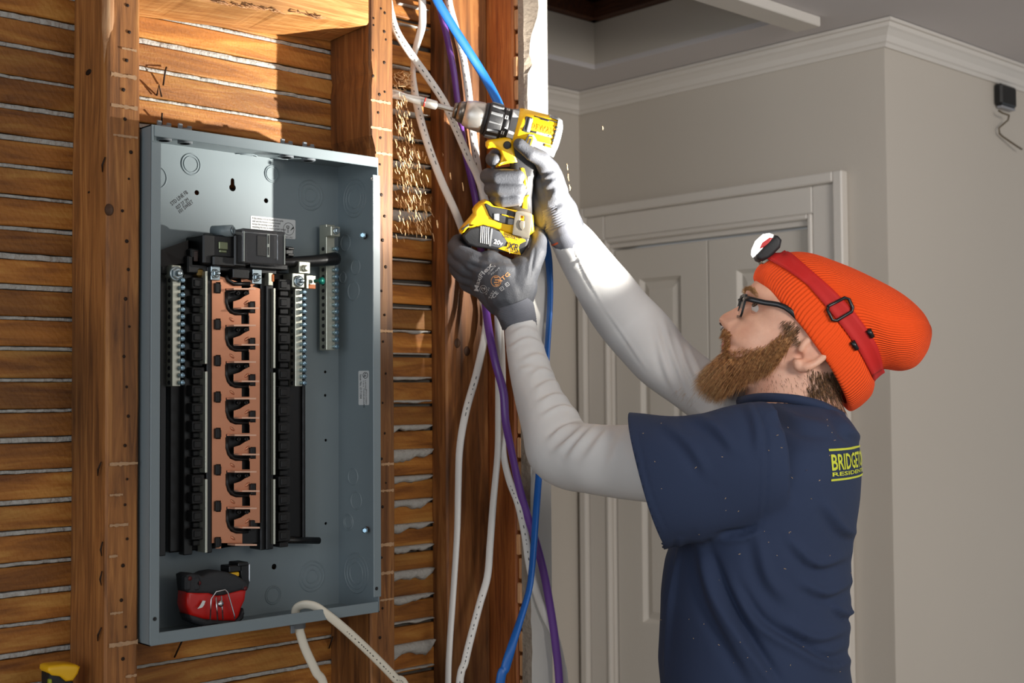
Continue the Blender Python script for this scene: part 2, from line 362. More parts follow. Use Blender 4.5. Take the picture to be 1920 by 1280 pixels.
# bifold door: two leaves with raised panels
door = struct_root('door_1', (XD+0.01, (DY0+DY1)/2, 0.01)); door['label'] = 'white bifold closet door with two panelled leaves'
def leaf(y0, y1):
    mb = MB(); x0 = XD+0.012; zt = DZ-0.006; s = 0.085
    rails = [(0.02,0.20),(0.82,0.98),(1.74+0.0,zt-0.0)]
    loops = [[(y0,0.012),(y1,0.012),(y1,zt),(y0,zt)]]
    wins = [(0.20,0.86),(1.02,zt-0.080)]
    for a,b in wins: loops.append([(y0+s,a),(y0+s,b),(y1-s,b),(y1-s,a)])
    add_plate(mb, loops, (x0+0.014,0,0), (0,1,0), (0,0,1), (1,0,0), 0.028, 0.002)
    lf = mb.build('door_leaf', M['doorpaint'], door)
    for a,b in wins:
        pm = MB(); yy0, yy1 = y0+s, y1-s; e = 0.028
        A = [(yy0,a),(yy1,a),(yy1,b),(yy0,b)]; Bq = [(yy0+e,a+e),(yy1-e,a+e),(yy1-e,b-e),(yy0+e,b-e)]; i6 = 0.008
        C_ = [(yy0+i6,a+i6),(yy1-i6,a+i6),(yy1-i6,b-i6),(yy0+i6,b-i6)]
        vs = [(x0+0.003,y,z) for y,z in A]+[(x0+0.0125,y,z) for y,z in C_]+[(x0+0.004,y,z) for y,z in Bq]
        fs = [[i,(i+1)%4,4+(i+1)%4,4+i] for i in range(4)]+[[4+i,4+(i+1)%4,8+(i+1)%4,8+i] for i in range(4)]+[[8,9,10,11]]
        pm.add(vs, fs); pm.build('door_panel', M['doorpaint'], lf)
mid = (DY0+DY1)/2-0.002
leaf(DY0+0.003, mid-0.0015); leaf(mid+0.0015, DY1-0.003)
# ================================================================ the opened stud wall
WL = struct_root('wall_left'); WL['label'] = 'old wall stripped to its studs with the laths of the far side showing'
ZT, ZB = CEIL, 0.0
def stud(x0, x1, y0, y1, mat, seed, z0=0.0, z1=CEIL, amp=0.0022, name='stud', bites=()):
    mb = MB(); n = 130; rng = random.Random(seed); ph = [rng.random()*60 for _ in range(8)]; vs = []
    for k in range(n):
        z = z0+(z1-z0)*k/(n-1)
        def w(i, a=amp): return a*(noise.noise(V((ph[i], z*3.1, 0)))+0.35*noise.noise(V((ph[i], z*21, 4.0))))
        c = 0.003
        b0 = b1 = 0.0
        for (zc, hw, dep, side) in bites:
            g = math.exp(-((z-zc)/hw)**2)*dep
            if side == 0: b0 += g
            else: b1 += g
        X0, X1, Y0, Y1 = x0+w(0)+b0, x1+w(1)-b1, y0+w(2)*0.5, y1
        vs += [(X0+c,Y0,z),(X1-c,Y0,z),(X1,Y0+c,z),(X1,Y1,z),(X0,Y1,z),(X0,Y0+c+b0*1.5,z)]
    fs = [[k*6+i,k*6+(i+1)%6,(k+1)*6+(i+1)%6,(k+1)*6+i] for k in range(n-1) for i in range(6)]+[[5,4,3,2,1,0],[(n-1)*6+i for i in range(6)]]
    mb.add(vs, fs); return mb.build(name, mat, WL)
YB = 0.100
# where the drill bit goes through stud 2 the wood is really bored: the bit tip stops inside it
S1 = stud(-0.0225, 0.0225, 0, YB, M['stud'], 1)
S2 = stud(0.388, 0.4325, 0, YB, M['stud'], 2, bites=((1.955,0.012,0.010,0),(2.072,0.010,0.003,0)))
S3 = stud(0.587, 0.6775, 0.063, YB, M['stud_dark'], 3)
S4 = stud(0.678, 0.729, 0, YB, M['stud_red'], 4)
# splintered wane on stud 1, nails and nail holes, plaster stains
sp_ = MB()
for (xa, za, zb, wdt) in ((-0.0215,2.02,2.39,0.013),(-0.012,2.07,2.39,0.006)):
    pts = spline([(xa,0.012,za),(xa+0.001,0.004,za+0.05),(xa-0.001,0.003,za+0.15),(xa,0.006,zb)], 14)
    sp_.tube(pts, [0.0006+wdt*0.35*min(1,i/4) for i in range(14)], [0.0006+wdt*0.6*min(1,i/4) for i in range(14)], 7, ref=(0,-1,0))
sp_.build('splinter', M['splinter'], WL, 'pale torn strip of wood at the top of the stud')
nail_rng = random.Random(5)
def nail_hole(x, y, z, r=0.0016, nrm=(0,-1,0), ln=0.004):
    mb = MB(); n = V(nrm); mb.lathe([(0.0,r*1.5),(0.0006,r*1.2),(0.0008,r*0.4)], V((x,y,z))-n*0.0002, n, 8); return mb.build('nail_head', M['nail'], WL)
for (px, py) in ((240,10),(243,60),(238,113),(232,168),(235,223),(246,285),(242,335),(230,395),(238,452),(241,505),(236,560),(243,612),(233,668),(238,725),(241,780),(235,835),(239,898),(235,946),(239,1010),(231,1060),(228,1125),(236,1175),(231,1235),
                 (715,16),(722,24),(701,34),(701,47),(721,59),(724,74),(700,94),(721,117),(700,142),(722,172),(712,177),(710,211),(714,258),(713,308),(716,365),(722,405),(718,450),(724,500),(716,545),(722,590),(719,640),(724,700),(718,755),(722,812),(716,860),(724,905),(718,950),(716,1045),(718,1140),(713,1195)):
    p = at(px, py, y=-0.0012); nail_hole(p.x, -0.0008, p.z, nail_rng.uniform(0.0011,0.0018))
for (px, py) in ((164,135),(166,360)):
    p = at(px, py, x=-0.0235); mb = MB(); mb.lathe([(0,0.004),(0.0008,0.003),(0.001,0.001)], V((-0.0222,p.y,p.z)), (-1,0,0), 10, squash=2.2); mb.build('knot_hole', M['nail'], WL)
for (px, py, dx) in ((196,310,0.004),(188,880,0.005),(193,1030,0.001),(192,1085,0.001),(188,1190,0.005)):
    p = at(px, py, x=-0.0235); mb = MB(); mb.tube([p+V((-0.001,-dx,0.010)),p+V((-0.003,0,0.0)),p+V((-0.001,dx,-0.008))], [0.0008,0.0013,0.0006], n=6); mb.build('nail', M['nail'], WL)
mb = MB(); p = at(206,391,x=-0.0235); mb.ell((-0.0195,0.001,p.z),(0.006,0.004,0.008),None,12,8); mb.build('knot', plain('dark_knot', rgb(70,42,20), 0.7, noise_amt=0.3, noise_scale=300, bump=0.6, bump_scale=300), WL, 'dark knot on the stud edge')
for (px,py) in ((858,643),(876,658)):
    p = at(px,py,y=0.062); mb = MB(); mb.lathe([(0,0.0085),(0.0014,0.0075),(0.0020,0.003)],(p.x,0.0635,p.z),(0,-1,0),14,squash=0.8); mb.build('knot', bpy.data.materials['dark_knot'], WL, 'dark knot on the flat stud')
# plaster smears left on the stud faces where the lath gaps were
M['smear'] = plain('plaster_smear', rgb(182,146,112), 0.95, noise_amt=0.3, noise_scale=150)
def smear(x0, x1, z, h, seed):
    rng = random.Random(seed); mb = MB(); n = 14; vs = []
    for i in range(n):
        x = x0+(x1-x0)*i/(n-1); a = h*(0.35+0.5*rng.random()); vs += [(x,-0.0016,z-a/2-rng.uniform(0,.001)),(x,-0.0019,z+a/2)]
    fs = [[2*i,2*i+2,2*i+3,2*i+1] for i in range(n-1)]
    mb.add(vs, fs); mb.build('plaster_smear', M['smear'], WL)
for (pa, pb, py, h) in ((208,256,138,6),(208,258,196,6),(212,258,252,3),(205,258,870,5),(205,230,928,3),(205,240,985,4),(204,220,1043,4),(204,258,1210,7),(235,256,1268,4),(206,230,1150,3),
                         (695,732,187,4),(695,734,238,4),(705,735,286,4),(712,736,620,5),(714,738,870,5),(712,738,920,4),(710,738,1022,6),(712,738,1075,5),(712,738,1125,3),(228,256,90,3)):
    a, b = at(pa, py, y=-0.001), at(pb, py, y=-0.001); smear(a.x, b.x, a.z, h*0.0012, pa*7+py)
# laths of the far side, one board each, and the plaster pushed through the gaps between them
lath_rng = random.Random(11)
PITCHZ = 0.0388; rows = []
for k in range(-8, 38):
    rows.append(1.6+0.487-PITCHZ*k + lath_rng.uniform(-0.0016,0.0016))       # centre of gap k
gaps = [lath_rng.uniform(0.0052,0.0098) for _ in rows]
def lath(zlo, zhi, seed):
    mb = MB(); n = 40; rng = random.Random(seed); ph = rng.random()*90; x0, x1 = -0.62, 0.676; vs = []; tip = rng.uniform(-0.0012,0.0012)
    for i in range(n):
        t = i/(n-1); x = x0+(x1-x0)*t
        a = 0.0011*noise.noise(V((ph, x*9, 0)))+0.0005*noise.noise(V((ph, x*60, 3))); b_ = 0.0011*noise.noise(V((ph+9, x*9, 0)))+0.0005*noise.noise(V((ph+5, x*60, 3)))
        y = YB+0.0004+0.0006*noise.noise(V((ph+20, x*5, 0)))
        vs += [(x,y+0.0012,zlo+a),(x,y+tip*0.5,zlo+a+0.0015),(x,y-tip*0.5,zhi+b_-0.0015),(x,y+0.0012,zhi+b_),(x,YB+0.009,zhi+b_),(x,YB+0.009,zlo+a)]
    fs = [[k*6+i,k*6+(i+1)%6,(k+1)*6+(i+1)%6,(k+1)*6+i] for k in range(n-1) for i in range(6)]+[list(range(6)),[(n-1)*6+i for i in range(6)]]
    mb.add(vs, fs); mb.build('lath', M['lath'], WL)
for i in range(len(rows)-1):
    lath(rows[i+1]+gaps[i+1]/2, rows[i]-gaps[i]/2, 100+i)
def key_strip(z, g, x0, x1, seed):
    mb = MB(); n = int((x1-x0)*260); ph = seed*1.7; vs = []
    for i in range(n):
        x = x0+(x1-x0)*i/(n-1); r = 0.0022*noise.noise(V((ph, x*45, 0)))+0.0012*noise.noise(V((ph, x*140, 2)))
        y = YB+0.0022+r*0.9; e = 0.0008*noise.noise(V((ph+4, x*70, 1)))
        vs += [(x,YB+0.012,z-g/2),(x,y+0.001,z-g/2+0.0003+e),(x,y,z),(x,y+0.001,z+g/2-0.0006+e),(x,YB+0.012,z+g/2)]
    fs = [[k*5+i,k*5+i+1,(k+1)*5+i+1,(k+1)*5+i] for k in range(n-1) for i in range(4)]
    mb.add(vs, fs, smooth=False); mb.build('plaster_key', M['plaster_key'], WL)
for i, z in enumerate(rows):
    key_strip(z, gaps[i]*0.80, -0.62, 0.40, i+3)
# sagging keys in the narrow bay: (top left px y at x=741, right extent px, sag depth m, start px)
def sag_key(py, pxa, pxb, drop, seed, lip=0.010):
    A = at(pxa, py, y=YB); x0 = 0.4345 if pxa < 745 else A.x; ztop = A.z; x1 = at(pxb, py, y=YB-0.004).x
    mb = MB(); n = 26; vs = []; rng = random.Random(seed); ph = rng.random()*50
    for i in range(n):
        t = i/(n-1); x = x0+(x1-x0)*t
        env = min(1, (1-t)*7)**0.6*(0.75+0.5*noise.noise(V((ph, x*30, 0)))+0.25*noise.noise(V((ph, x*90, 1))))
        d = max(0.003, drop*env); L_ = lip*(0.55+0.4*min(1,d/0.012))
        vs += [(x,YB+0.004,ztop+0.001),(x,YB-L_*0.55,ztop-0.0005),(x,YB-L_,ztop-d*0.35),(x,YB-L_*0.85,ztop-d*0.75),(x,YB-L_*0.25,ztop-d),(x,YB+0.004,ztop-d)]
    fs = [[k*6+i,k*6+(i+1)%6,(k+1)*6+(i+1)%6,(k+1)*6+i] for k in range(n-1) for i in range(6)]+[list(range(6)),[(n-1)*6+i for i in range(6)]]
    mb.add(vs, fs, smooth=True); mb.build('plaster_key', M['plaster_key'], WL)
for i,(py,pxa,pxb,dr) in enumerate(((5,745,803,0.004),(42,745,803,0.005),(122,741,790,0.006),(168,741,804,0.004),(205,741,804,0.012),(255,741,802,0.007),(302,741,806,0.013),(347,741,806,0.010),(394,741,808,0.020),(442,741,808,0.006),(485,741,806,0.003),(530,741,806,0.003),(575,741,806,0.003),
        (618,741,806,0.006),(661,741,806,0.003),(706,741,808,0.008),(750,741,808,0.006),(797,741,810,0.014),(843,741,812,0.022),(893,741,811,0.014),(938,741,811,0.018),(983,741,812,0.016),(1025,741,813,0.014),(1071,741,814,0.020),(1119,741,813,0.014),(1166,741,813,0.007),(1209,741,816,0.024),(1256,741,813,0.006))):
    sag_key(py, pxa, pxb, dr, i*13+5)
# plaster of the far room behind the laths
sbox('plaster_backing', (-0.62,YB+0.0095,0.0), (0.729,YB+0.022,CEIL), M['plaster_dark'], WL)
# blocking between stud 1 and 2
bk = MB()
a0, a1 = at(370,0,y=-0.001), at(686,46,y=-0.001); sl = (a1.z-a0.z)/(a1.x-a0.x)
zl = a0.z+(0.0235-a0.x)*sl; zr = a0.z+(0.3855-a0.x)*sl
n = 40; vs = []
for i in range(n):
    t = i/(n-1); x = 0.0235+(0.3855-0.0235)*t; zb = zl+(zr-zl)*t; j = 0.002*noise.noise(V((x*40,1,1)))
    zb2 = zb+j+(0.004*max(0,noise.noise(V((x*25,7,1)))))
    vs += [(x,-0.001,zb2+0.003),(x,0.003,zb2),(x,0.099,zb-0.004),(x,0.099,CEIL),(x,-0.001,CEIL)]
bk.add(vs, [[k*5+i,k*5+(i+1)%5,(k+1)*5+(i+1)%5,(k+1)*5+i] for k in range(n-1) for i in range(5)]+[list(range(5)),[(n-1)*5+i for i in range(5)]])
bk.build('blocking', M['block'], WL)
fr = MB(); rr = random.Random(4)
for i in range(46):
    x = rr.uniform(0.12,0.30); z = zl+(zr-zl)*(x-0.0235)/0.362; l = rr.uniform(0.006,0.022); a = rr.uniform(-0.5,0.5)
    fr.tube([(x,-0.001,z+0.003),(x+l*0.5,-0.004-rr.uniform(0,.003),z+rr.uniform(-0.003,0.003)),(x+l,-0.005,z+l*a*0.4)], [0.0009,0.0007,0.0002], n=4)
fr.build('splinters', M['splinter'], WL, 'torn splinters along the lower edge of the blocking', kind='stuff')
# nails sticking out of laths in the lit bay
for (px,py,pts) in ((310,140,((-4,20),(0,-8),(2,-14))),(298,165,((-4,14),(0,-6),(5,16))),(303,222,((0,12),(1,-10))),(333,372+842,((-6,18),(8,-12))),(620,1205,((-3,10),(4,-12)))):
    mb = MB(); P = [at(px+dx,py+dy,y=YB-0.004-0.010*(k==1)) for k,(dx,dy) in enumerate(pts)]; mb.tube(P, 0.0012, n=6); mb.build('nail', M['nail'], WL)
# the strip of lath and plaster left at the end of the wall
XE0, XE1 = 0.680, 0.733
ed = random.Random(3)
z = 0.02
while z < CEIL-0.01:
    h = 0.033; x = XE0+ed.uniform(-0.004,0.003)
    mb = MB(); mb.bb((x,-0.0095+ed.uniform(-0.0012,0.0008),z),(XE1-0.004,-0.0008,min(z+h,CEIL-0.003)),0.0015); mb.build('lath', M['splinter'], WL); z += PITCHZ
pb = MB(); n = 150; vs = []
for k in range(n):
    z = 0.0+CEIL*k/(n-1); w1 = 0.0035*noise.noise(V((z*9,5,1)))+0.002*noise.noise(V((z*40,8,1)))
    chip = 0.026*math.exp(-((z-2.235)/0.055)**2)+0.010*math.exp(-((z-2.135)/0.012)**2)
    xa = XE0+0.001+w1*0.4
    vs += [(xa,-0.0098,z),(xa+w1*0.5+0.001,-0.022,z),(XE0+0.004+w1+chip,-0.0285,z),(XE1-0.003,-0.0285,z),(XE1,-0.0255,z),(XE1,0.125,z),(XE0+0.05-0.0038,0.125,z),(XE0+0.05-0.0008,-0.0005,z),(XE0+0.045,-0.0098,z)]
m9 = 9
for k in range(n-1):
    for i in range(m9):
        pb.add([], []); pb.f.append([k*m9+i,k*m9+(i+1)%m9,(k+1)*m9+(i+1)%m9,(k+1)*m9+i]); pb.m.append(1 if i < 2 else 0); pb.sm.append(False)
pb.v = [tuple(p) for p in vs]
pb.f += [list(range(m9)), [(n-1)*m9+i for i in range(m9)]]; pb.m += [0,0]; pb.sm += [False]*2
pb.build('plaster_strip', [M['plaster'],M['plaster_edge']], WL, 'white painted plaster left at the cut end of the wall')
# transformer box on the right wall with dangling wires
tr = thing('doorbell_transformer', at(1880,185,y=YC), 'small black box with dangling bare wires under the crown on the right wall', 'electrical box')
M['blackplastic'] = plain('black_plastic', rgb(14,14,15), 0.38, bump=0.1, bump_scale=300)
M['blackmatte'] = plain('matte_black_plastic', rgb(22,22,23), 0.6, bump=0.15, bump_scale=400)
q = at(1863,158,y=YC); q2 = at(1897,205,y=YC)
mb = MB(); mb.bb((q.x-0.004,YC-0.022,q2.z-0.004),(q2.x-0.016,YC-0.0005,q.z),0.005); mb.build('housing', M['blackplastic'], tr)
mb = MB(); mb.bb((q.x+0.003,YC-0.020,q2.z-0.010),(q2.x-0.020,YC-0.004,q2.z-0.0045),0.002); mb.build('base_rim', plain('grey_rim', rgb(150,150,155),0.4), tr)
mb = MB(); mb.tube([at(px,py,y=YC-dy) for px,py,dy in ((1872,207,.02),(1880,212,.03),(1892,216,.03),(1890,225,.025),(1882,232,.02),(1873,240,.015),(1874,250,.012),(1880,256,.012),(1889,262,.015),(1902,271,.02),(1916,280,.025))], 0.0022, n=6)
mb.build('wire', plain('dusty_wire', rgb(92,78,58),0.6), tr)
# ================================================================ electrical panel
M['panelgrey'] = plain('grey_enamel', rgb(124,136,141), 0.42, noise_amt=0.03, noise_scale=30, bump=0.04, bump_scale=500)
M['copper'] = plain('copper_bus', rgb(216,150,116), 0.42, 0.7, noise_amt=0.06, noise_scale=60)
M['copperlight'] = plain('brightened_copper', rgb(240,192,164), 0.35, 0.6)  # lighter copy of the bus copper, paints bright edges on the stabs
M['zinc'] = plain('zinc_plate', rgb(176,190,196), 0.3, 0.9, noise_amt=0.08, noise_scale=200)
M['alu'] = plain('aluminium_bar', rgb(206,206,190), 0.38, 0.85, noise_amt=0.08, noise_scale=120)
M['screwblue'] = plain('blue_zinc_screw', rgb(150,180,198), 0.28, 0.9)
M['green'] = plain('green_screw', rgb(10,120,104), 0.35, 0.4)
M['orange'] = plain('orange_paint_mark', rgb(214,112,32), 0.5)
M['label'] = plain('white_label', rgb(214,216,216), 0.5)
M['ink'] = plain('black_ink', rgb(28,28,30), 0.6)
M['whitemark'] = plain('white_print', rgb(230,230,228), 0.6)
m, N, L, b = new_mat('smoky_clear_plastic'); b.inputs['Base Color'].default_value = (0.30,0.30,0.31,1); b.inputs['Roughness'].default_value = 0.08
b.inputs['Transmission Weight'].default_value = 0.85; b.inputs['IOR'].default_value = 1.3; M['clear'] = m
PX0, PX1, PYF, PYB = 0.026, 0.3865, -0.022, 0.078
PZ1, PZ0 = at(284,233,y=PYF).z, at(283,1211,y=PYF).z
panel = thing('electrical_panel', (0.206,PYB,PZ0), 'open grey steel breaker panel with copper bus between the studs', 'electrical panel')
SH = 0.0016
# enclosure: back with real holes, four sides, front flanges
mb = MB()
def P2(px, py, y=PYB-SH): p = at(px, py, y=y); return (p.x, p.z)
back = [[(PX0,PZ0),(PX1,PZ0),(PX1,PZ1),(PX0,PZ1)]]
for (px,py,r) in ((369,361,0.0036),(499,376,0.0036),(514,1062,0.0042),(610,697,0.0022),(610,741,0.0022),(611,825,0.0022),(611,981,0.0022)):
    c = P2(px,py); back.append(circle(c[0],c[1],r,14))
c = P2(436,349); kx, kz = c
back.append([(kx+0.0053*math.cos(a),kz-0.002+0.0053*math.sin(a)) for a in np.linspace(math.radians(128),math.radians(412),14)]+[(kx+0.0029*math.cos(a),kz+0.0085+0.0029*math.sin(a)) for a in np.linspace(0,PI,8)])
add_plate(mb, back, (0,PYB-SH/2,0), (1,0,0), (0,0,1), (0,-1,0), SH)
mb.bb((PX0,PYF,PZ0),(PX0+SH,PYB,PZ1)); mb.bb((PX1-SH,PYF,PZ0),(PX1,PYB,PZ1))
mb.bb((PX0,PYF,PZ0),(PX1,PYB,PZ0+SH)); mb.bb((PX0,PYF,PZ1-SH),(PX1,PYB,PZ1))
box = mb.build('enclosure', M['panelgrey'], panel)
FL = 0.0145
for nm, lo, hi in (('flange', (PX0+0.004,PYF-0.0006,PZ1-FL), (PX1,PYF+SH,PZ1)), ('flange', (PX0+0.005,PYF-0.0006,PZ0), (PX1-0.002,PYF+SH,PZ0+0.0155)),
                   ('flange', (PX0,PYF-0.0008,PZ0+0.001), (PX0+0.0135,PYF+SH,PZ1-0.022)), ('flange', (PX1-0.0105,PYF-0.0008,PZ0+0.022), (PX1+0.003,PYF+SH,PZ1-0.026))):
    mb = MB(); mb.bb(lo, hi, 0.0007); mb.build(nm, M['panelgrey'], panel)
mb = MB(); mb.bb((PX0,PYF-0.0006,PZ1-0.022),(PX0+0.0035,PYF+SH,PZ1),0.0006); mb.build('corner_tab', M['panelgrey'], panel)
for (px,py) in ((697,335),(290,1160),(706,1103)):
    p = at(px,py,y=PYF-0.001); mb = MB(); mb.lathe([(0,0.0026),(0.0004,0.0026),(0.00041,0.0016),(0.0001,0.0015)],p,(0,-1,0),12); mb.build('screw_hole', M['ink'], panel)
# knockouts: pressed rings
def knockout(c, axis, radii, ref=None):
    mb = MB(); prof = [(0.0, radii[0]+0.0012)]; lev = 0.0
    for i, r in enumerate(radii):
        prof += [(lev+0.0002, r+0.0009), (lev+0.0011, r+0.0003), (lev+0.0011, r-0.0006), (lev+0.0002, r-0.0012)]
        lev += 0.0 
    prof.append((0.0002, 0.0003)); mb.lathe(prof, V(c), axis, 40, caps=False, smooth=False); mb.build('knockout', M['panelgrey'], panel)
def ko_back(px, py, rr):
    p = at(px,py,y=PYB-SH); knockout(p-V((0,0.0001,0)), (0,-1,0), [r*0.001 for r in rr])
ko_back(358,308,(14.5,11)); ko_back(292,332,(16,)); ko_back(510,326,(12,9.5)); ko_back(581,366,(22,17,10)); ko_back(584,1080,(22,17,10)); ko_back(512,1115,(13,10.5))
xr = PX1-SH-0.0001
for (px,py,rr) in ((665,372,(28,22,15)),(668,1074,(29,23,16)),(653,978,(12,9)),(648,455,(12,)),(667,500,(11,)),(663,545,(14,)),(643,520,(8,)),(662,893,(12,)),(668,938,(13,))):
    p = at(px,py,x=xr); knockout(p, (-1,0,0), [r*0.001 for r in rr])
for (px,py,rr) in ((455,292,(20,14)),(520,300,(17,12)),):
    p = at(px,py,z=PZ1-SH); knockout(p, (0,0,-1), [r*0.001 for r in rr])
# cable clamps in the top and bottom walls
def clamp(x, y, z, up=1, r=0.011, col='panelgrey'):
    mb = MB(); mb.lathe([(-0.008,r*0.9),(-0.0075,r),(-0.001,r),(-0.001,r+0.003),(0.001,r+0.003),(0.001,r*0.95),(0.012,r*0.9),(0.012,r*0.7),(-0.008,r*0.7)], (x,y,z), (0,0,up), 20)
    for g in (0.4, 3.5): mb.box((x+r*0.95*math.cos(g),y+r*0.95*math.sin(g),z+up*0.012),(0.007,0.003,0.012),bev=0.001)
    mb.build('cable_clamp', M[col], panel)
M['clampgrey'] = plain('grey_plastic_clamp', rgb(110,116,122), 0.5)
for px, py in ((338,238),(380,243),(578,270),(620,276)):
    p = at(px,py,z=PZ1+0.004); clamp(p.x, 0.03, PZ1, 1, 0.010, 'clampgrey')
# ------------------------------------------------ inner assembly, front of back plate
YA = 0.060
def px_box(mb, x0, y0, x1, y1, yf, yb, bev=0.0, mi=0):
    """front rectangle as seen at depth yf; x/z taken on that plane"""
    a, b = at(x0,(y0+y1)/2,y=yf), at(x1,(y0+y1)/2,y=yf); m_ = (x0+x1)/2
    t, d = at(m_,y0,y=yf), at(m_,y1,y=yf); mb.bb((a.x,yf,d.z),(b.x,yb,t.z),bev,mi)
mb = MB(); px_box(mb,318,505,574,1024,YA-0.006,PYB-SH-0.0005,0.002)
px_box(mb,345,498,362,1040,YA-0.018,YA-0.004,0.001); px_box(mb,300,500,312,1042,YA-0.014,YA,0.001)
px_box(mb,388,500,399,1036,YA-0.032,YA,0.001); px_box(mb,489,520,513,1030,YA-0.030,YA,0.001); px_box(mb,500,516,507,1030,YA-0.036,YA,0.001)
px_box(mb,568,700,573,1010,YA-0.012,YA,0.001)
mb.build('bus_tray', M['blackplastic'], panel)
mb = MB(); a = at(520,1012,y=0.05); b_ = at(598,1013,y=0.05)
mb.tube([a,(a+b_)/2,b_],[0.006,0.006,0.0055],[0.005,0.005,0.005],12); mb.build('lower_arm', M['blackplastic'], panel)
mb = MB(); a = at(302,500,y=0.045)
mb.add([at(302,468,y=0.046),at(353,450,y=0.046),at(353,492,y=0.040),at(302,500,y=0.040),at(302,468,y=0.07),at(353,450,y=0.07),at(353,492,y=0.07),at(302,500,y=0.07)],[[0,1,2,3],[7,6,5,4],[0,4,5,1],[1,5,6,2],[2,6,7,3],[3,7,4,0]])
px_box(mb,302,496,352,516,0.042,0.07,0.002); px_box(mb,352,480,404,514,0.030,0.07,0.002); mb.build('side_cover', M['blackplastic'], panel)
# breaker hook rails with moulded clips (one part per clip)
for x0, x1, ys, side in ((361,384,520,0),(523,545,525,1)):
    for k in range(15):
        yy = ys+k*33.6-(0 if side==0 else 2)
        mb = MB(); px_box(mb,x0,yy,x1,yy+21,YA-0.034,YA-0.006,0.0012)
        px_box(mb,x0+4,yy+4,x1-6,yy+17,YA-0.0365,YA-0.033,0.001); px_box(mb,x0+2,yy+22,x1-4,yy+32,YA-0.026,YA-0.006,0.001)
        mb.build('breaker_clip', M['blackmatte'], panel)
for pts in (((387,508),(387,682)),((387,696),(387,886)),((387,898),(388,1036))):
    mb = MB(); px_box(mb,385.3,pts[0][1],389.2,pts[1][1],YA-0.041,YA-0.02,0.0004); mb.build('hook_strip', M['alu'], panel)
for pts in (((515,540),(515,690)),((515,698),(515,890)),((515,898),(516,1020))):
    mb = MB(); px_box(mb,513.4,pts[0][1],516.8,pts[1][1],YA-0.041,YA-0.02,0.0004); mb.build('hook_strip', M['alu'], panel)
# copper bus plate, with C-shaped openings, and stabs standing out of it
YCU = 0.027
def cu(px, py): p = at(px, py, y=YCU); return (p.x, p.z)
loops = [[cu(397,513),cu(487,541),cu(487,980),cu(472,980),cu(472,988),cu(439,988),cu(439,974),cu(451,970),cu(460,964),cu(469,960),cu(468,950),cu(424,950),cu(424,980),cu(426,988),cu(432,996),cu(442,1000),cu(454,1000),cu(454,1018),cu(397,1018)]]
for k in range(8):
    y0 = 541+68.2*k; sx = k*0.35
    C_ = [(422,0),(466,0),(467,10),(458,14),(449,20),(437,24),(437,37),(437.5,38),(465,38),(466,50),(467,51),(467,66),(452,66),(452,50),(440,50),(430,46),(424,38),(422,30)]
    if k < 6: loops.append([cu(x+sx,y0+dy) for x,dy in C_])
    if k < 6:
        loops.append([cu(x+sx,y0+dy) for x,dy in ((468,24),(478,24),(478,46),(468,46))])
    loops.append([cu(x+sx*0.3,y0+dy) for x,dy in ((404,-12),(413,-12),(413,9),(404,9))])
loops.append([cu(x,y) for x,y in ((452,520),(478,528),(478,533),(466,540.5),(452,540.5))])
mb = MB(); add_plate(mb, loops, (0,YCU,0), (1,0,0), (0,0,1), (0,-1,0), 0.0016, 0.0003)
bus = mb.build('bus_plate', M['copper'], panel)
mbk = MB(); px_box(mbk,399,520,486,1022,YCU+0.010,YA,0.001); mbk.build('bus_insulator', M['blackplastic'], panel)
for k in range(8):
    y0 = 541+68.2*k; sx = k*0.35
    for (xa,xb,dy) in ((424,470,0),(438,476,36)):
        if k == 7 and dy: continue
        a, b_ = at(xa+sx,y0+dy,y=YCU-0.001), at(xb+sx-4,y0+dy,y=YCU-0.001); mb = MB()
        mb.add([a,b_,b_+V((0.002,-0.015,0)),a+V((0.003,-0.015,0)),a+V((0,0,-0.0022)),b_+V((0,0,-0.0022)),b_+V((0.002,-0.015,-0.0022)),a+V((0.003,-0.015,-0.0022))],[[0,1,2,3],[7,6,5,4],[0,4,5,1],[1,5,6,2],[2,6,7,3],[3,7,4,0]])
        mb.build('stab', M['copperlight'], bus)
    for (xx,dy) in ((434,-10),(462,26)):
        if k == 7 and dy > 0: continue
        p = at(xx+sx,y0+dy,y=YCU-0.0009); mb = MB(); s = 1 if dy < 0 else -1
        mb.ell(p,(0.0046,0.0016,0.0020),(V((0.8,0,-0.6*s)),V((0,1,0)),V((0.6*s,0,0.8))),10,8); mb.build('embossed_bump', M['copper'], bus)
    if k < 8:
        mb = MB(); px_box(mb,404.5+sx*0.3,y0-11,412.5+sx*0.3,y0+8,YCU-0.006,YCU+0.012,0.001); px_box(mb,412+sx*.3,y0-8,415+sx*.3,y0+6,YCU-0.004,YCU+0.012,0.0006); mb.build('insulator_post', M['blackmatte'], panel)
    if k < 7:
        mb = MB(); px_box(mb,469+sx,y0+25,477+sx,y0+45,YCU-0.006,YCU+0.012,0.001); mb.build('insulator_post', M['blackmatte'], panel)
        mb = MB()
        mb.tube([at(x+sx,y0+dy,y=YCU-0.001) for x,dy in ((424,6),(424,26),(428,38),(437,45),(450,47),(463,46))],0.0022,n=8)
        for xx in (443,457): mb.lathe([(0,0.0030),(0.006,0.0028),(0.006,0.0015),(0.002,0.0014)],at(xx+sx,y0+9,y=YCU+0.004),(0,-1,0),12)
        mb.build('insulator_hook', M['blackplastic'], panel)
mb = MB()
mb.tube([at(x,y,y=YCU-0.002) for x,y in ((424,516),(428,526),(438,532),(468,532))],0.003,n=8); px_box(mb,437,504,468,522,YCU-0.012,YCU+0.02,0.001); mb.build('insulator_hook', M['blackplastic'], panel)
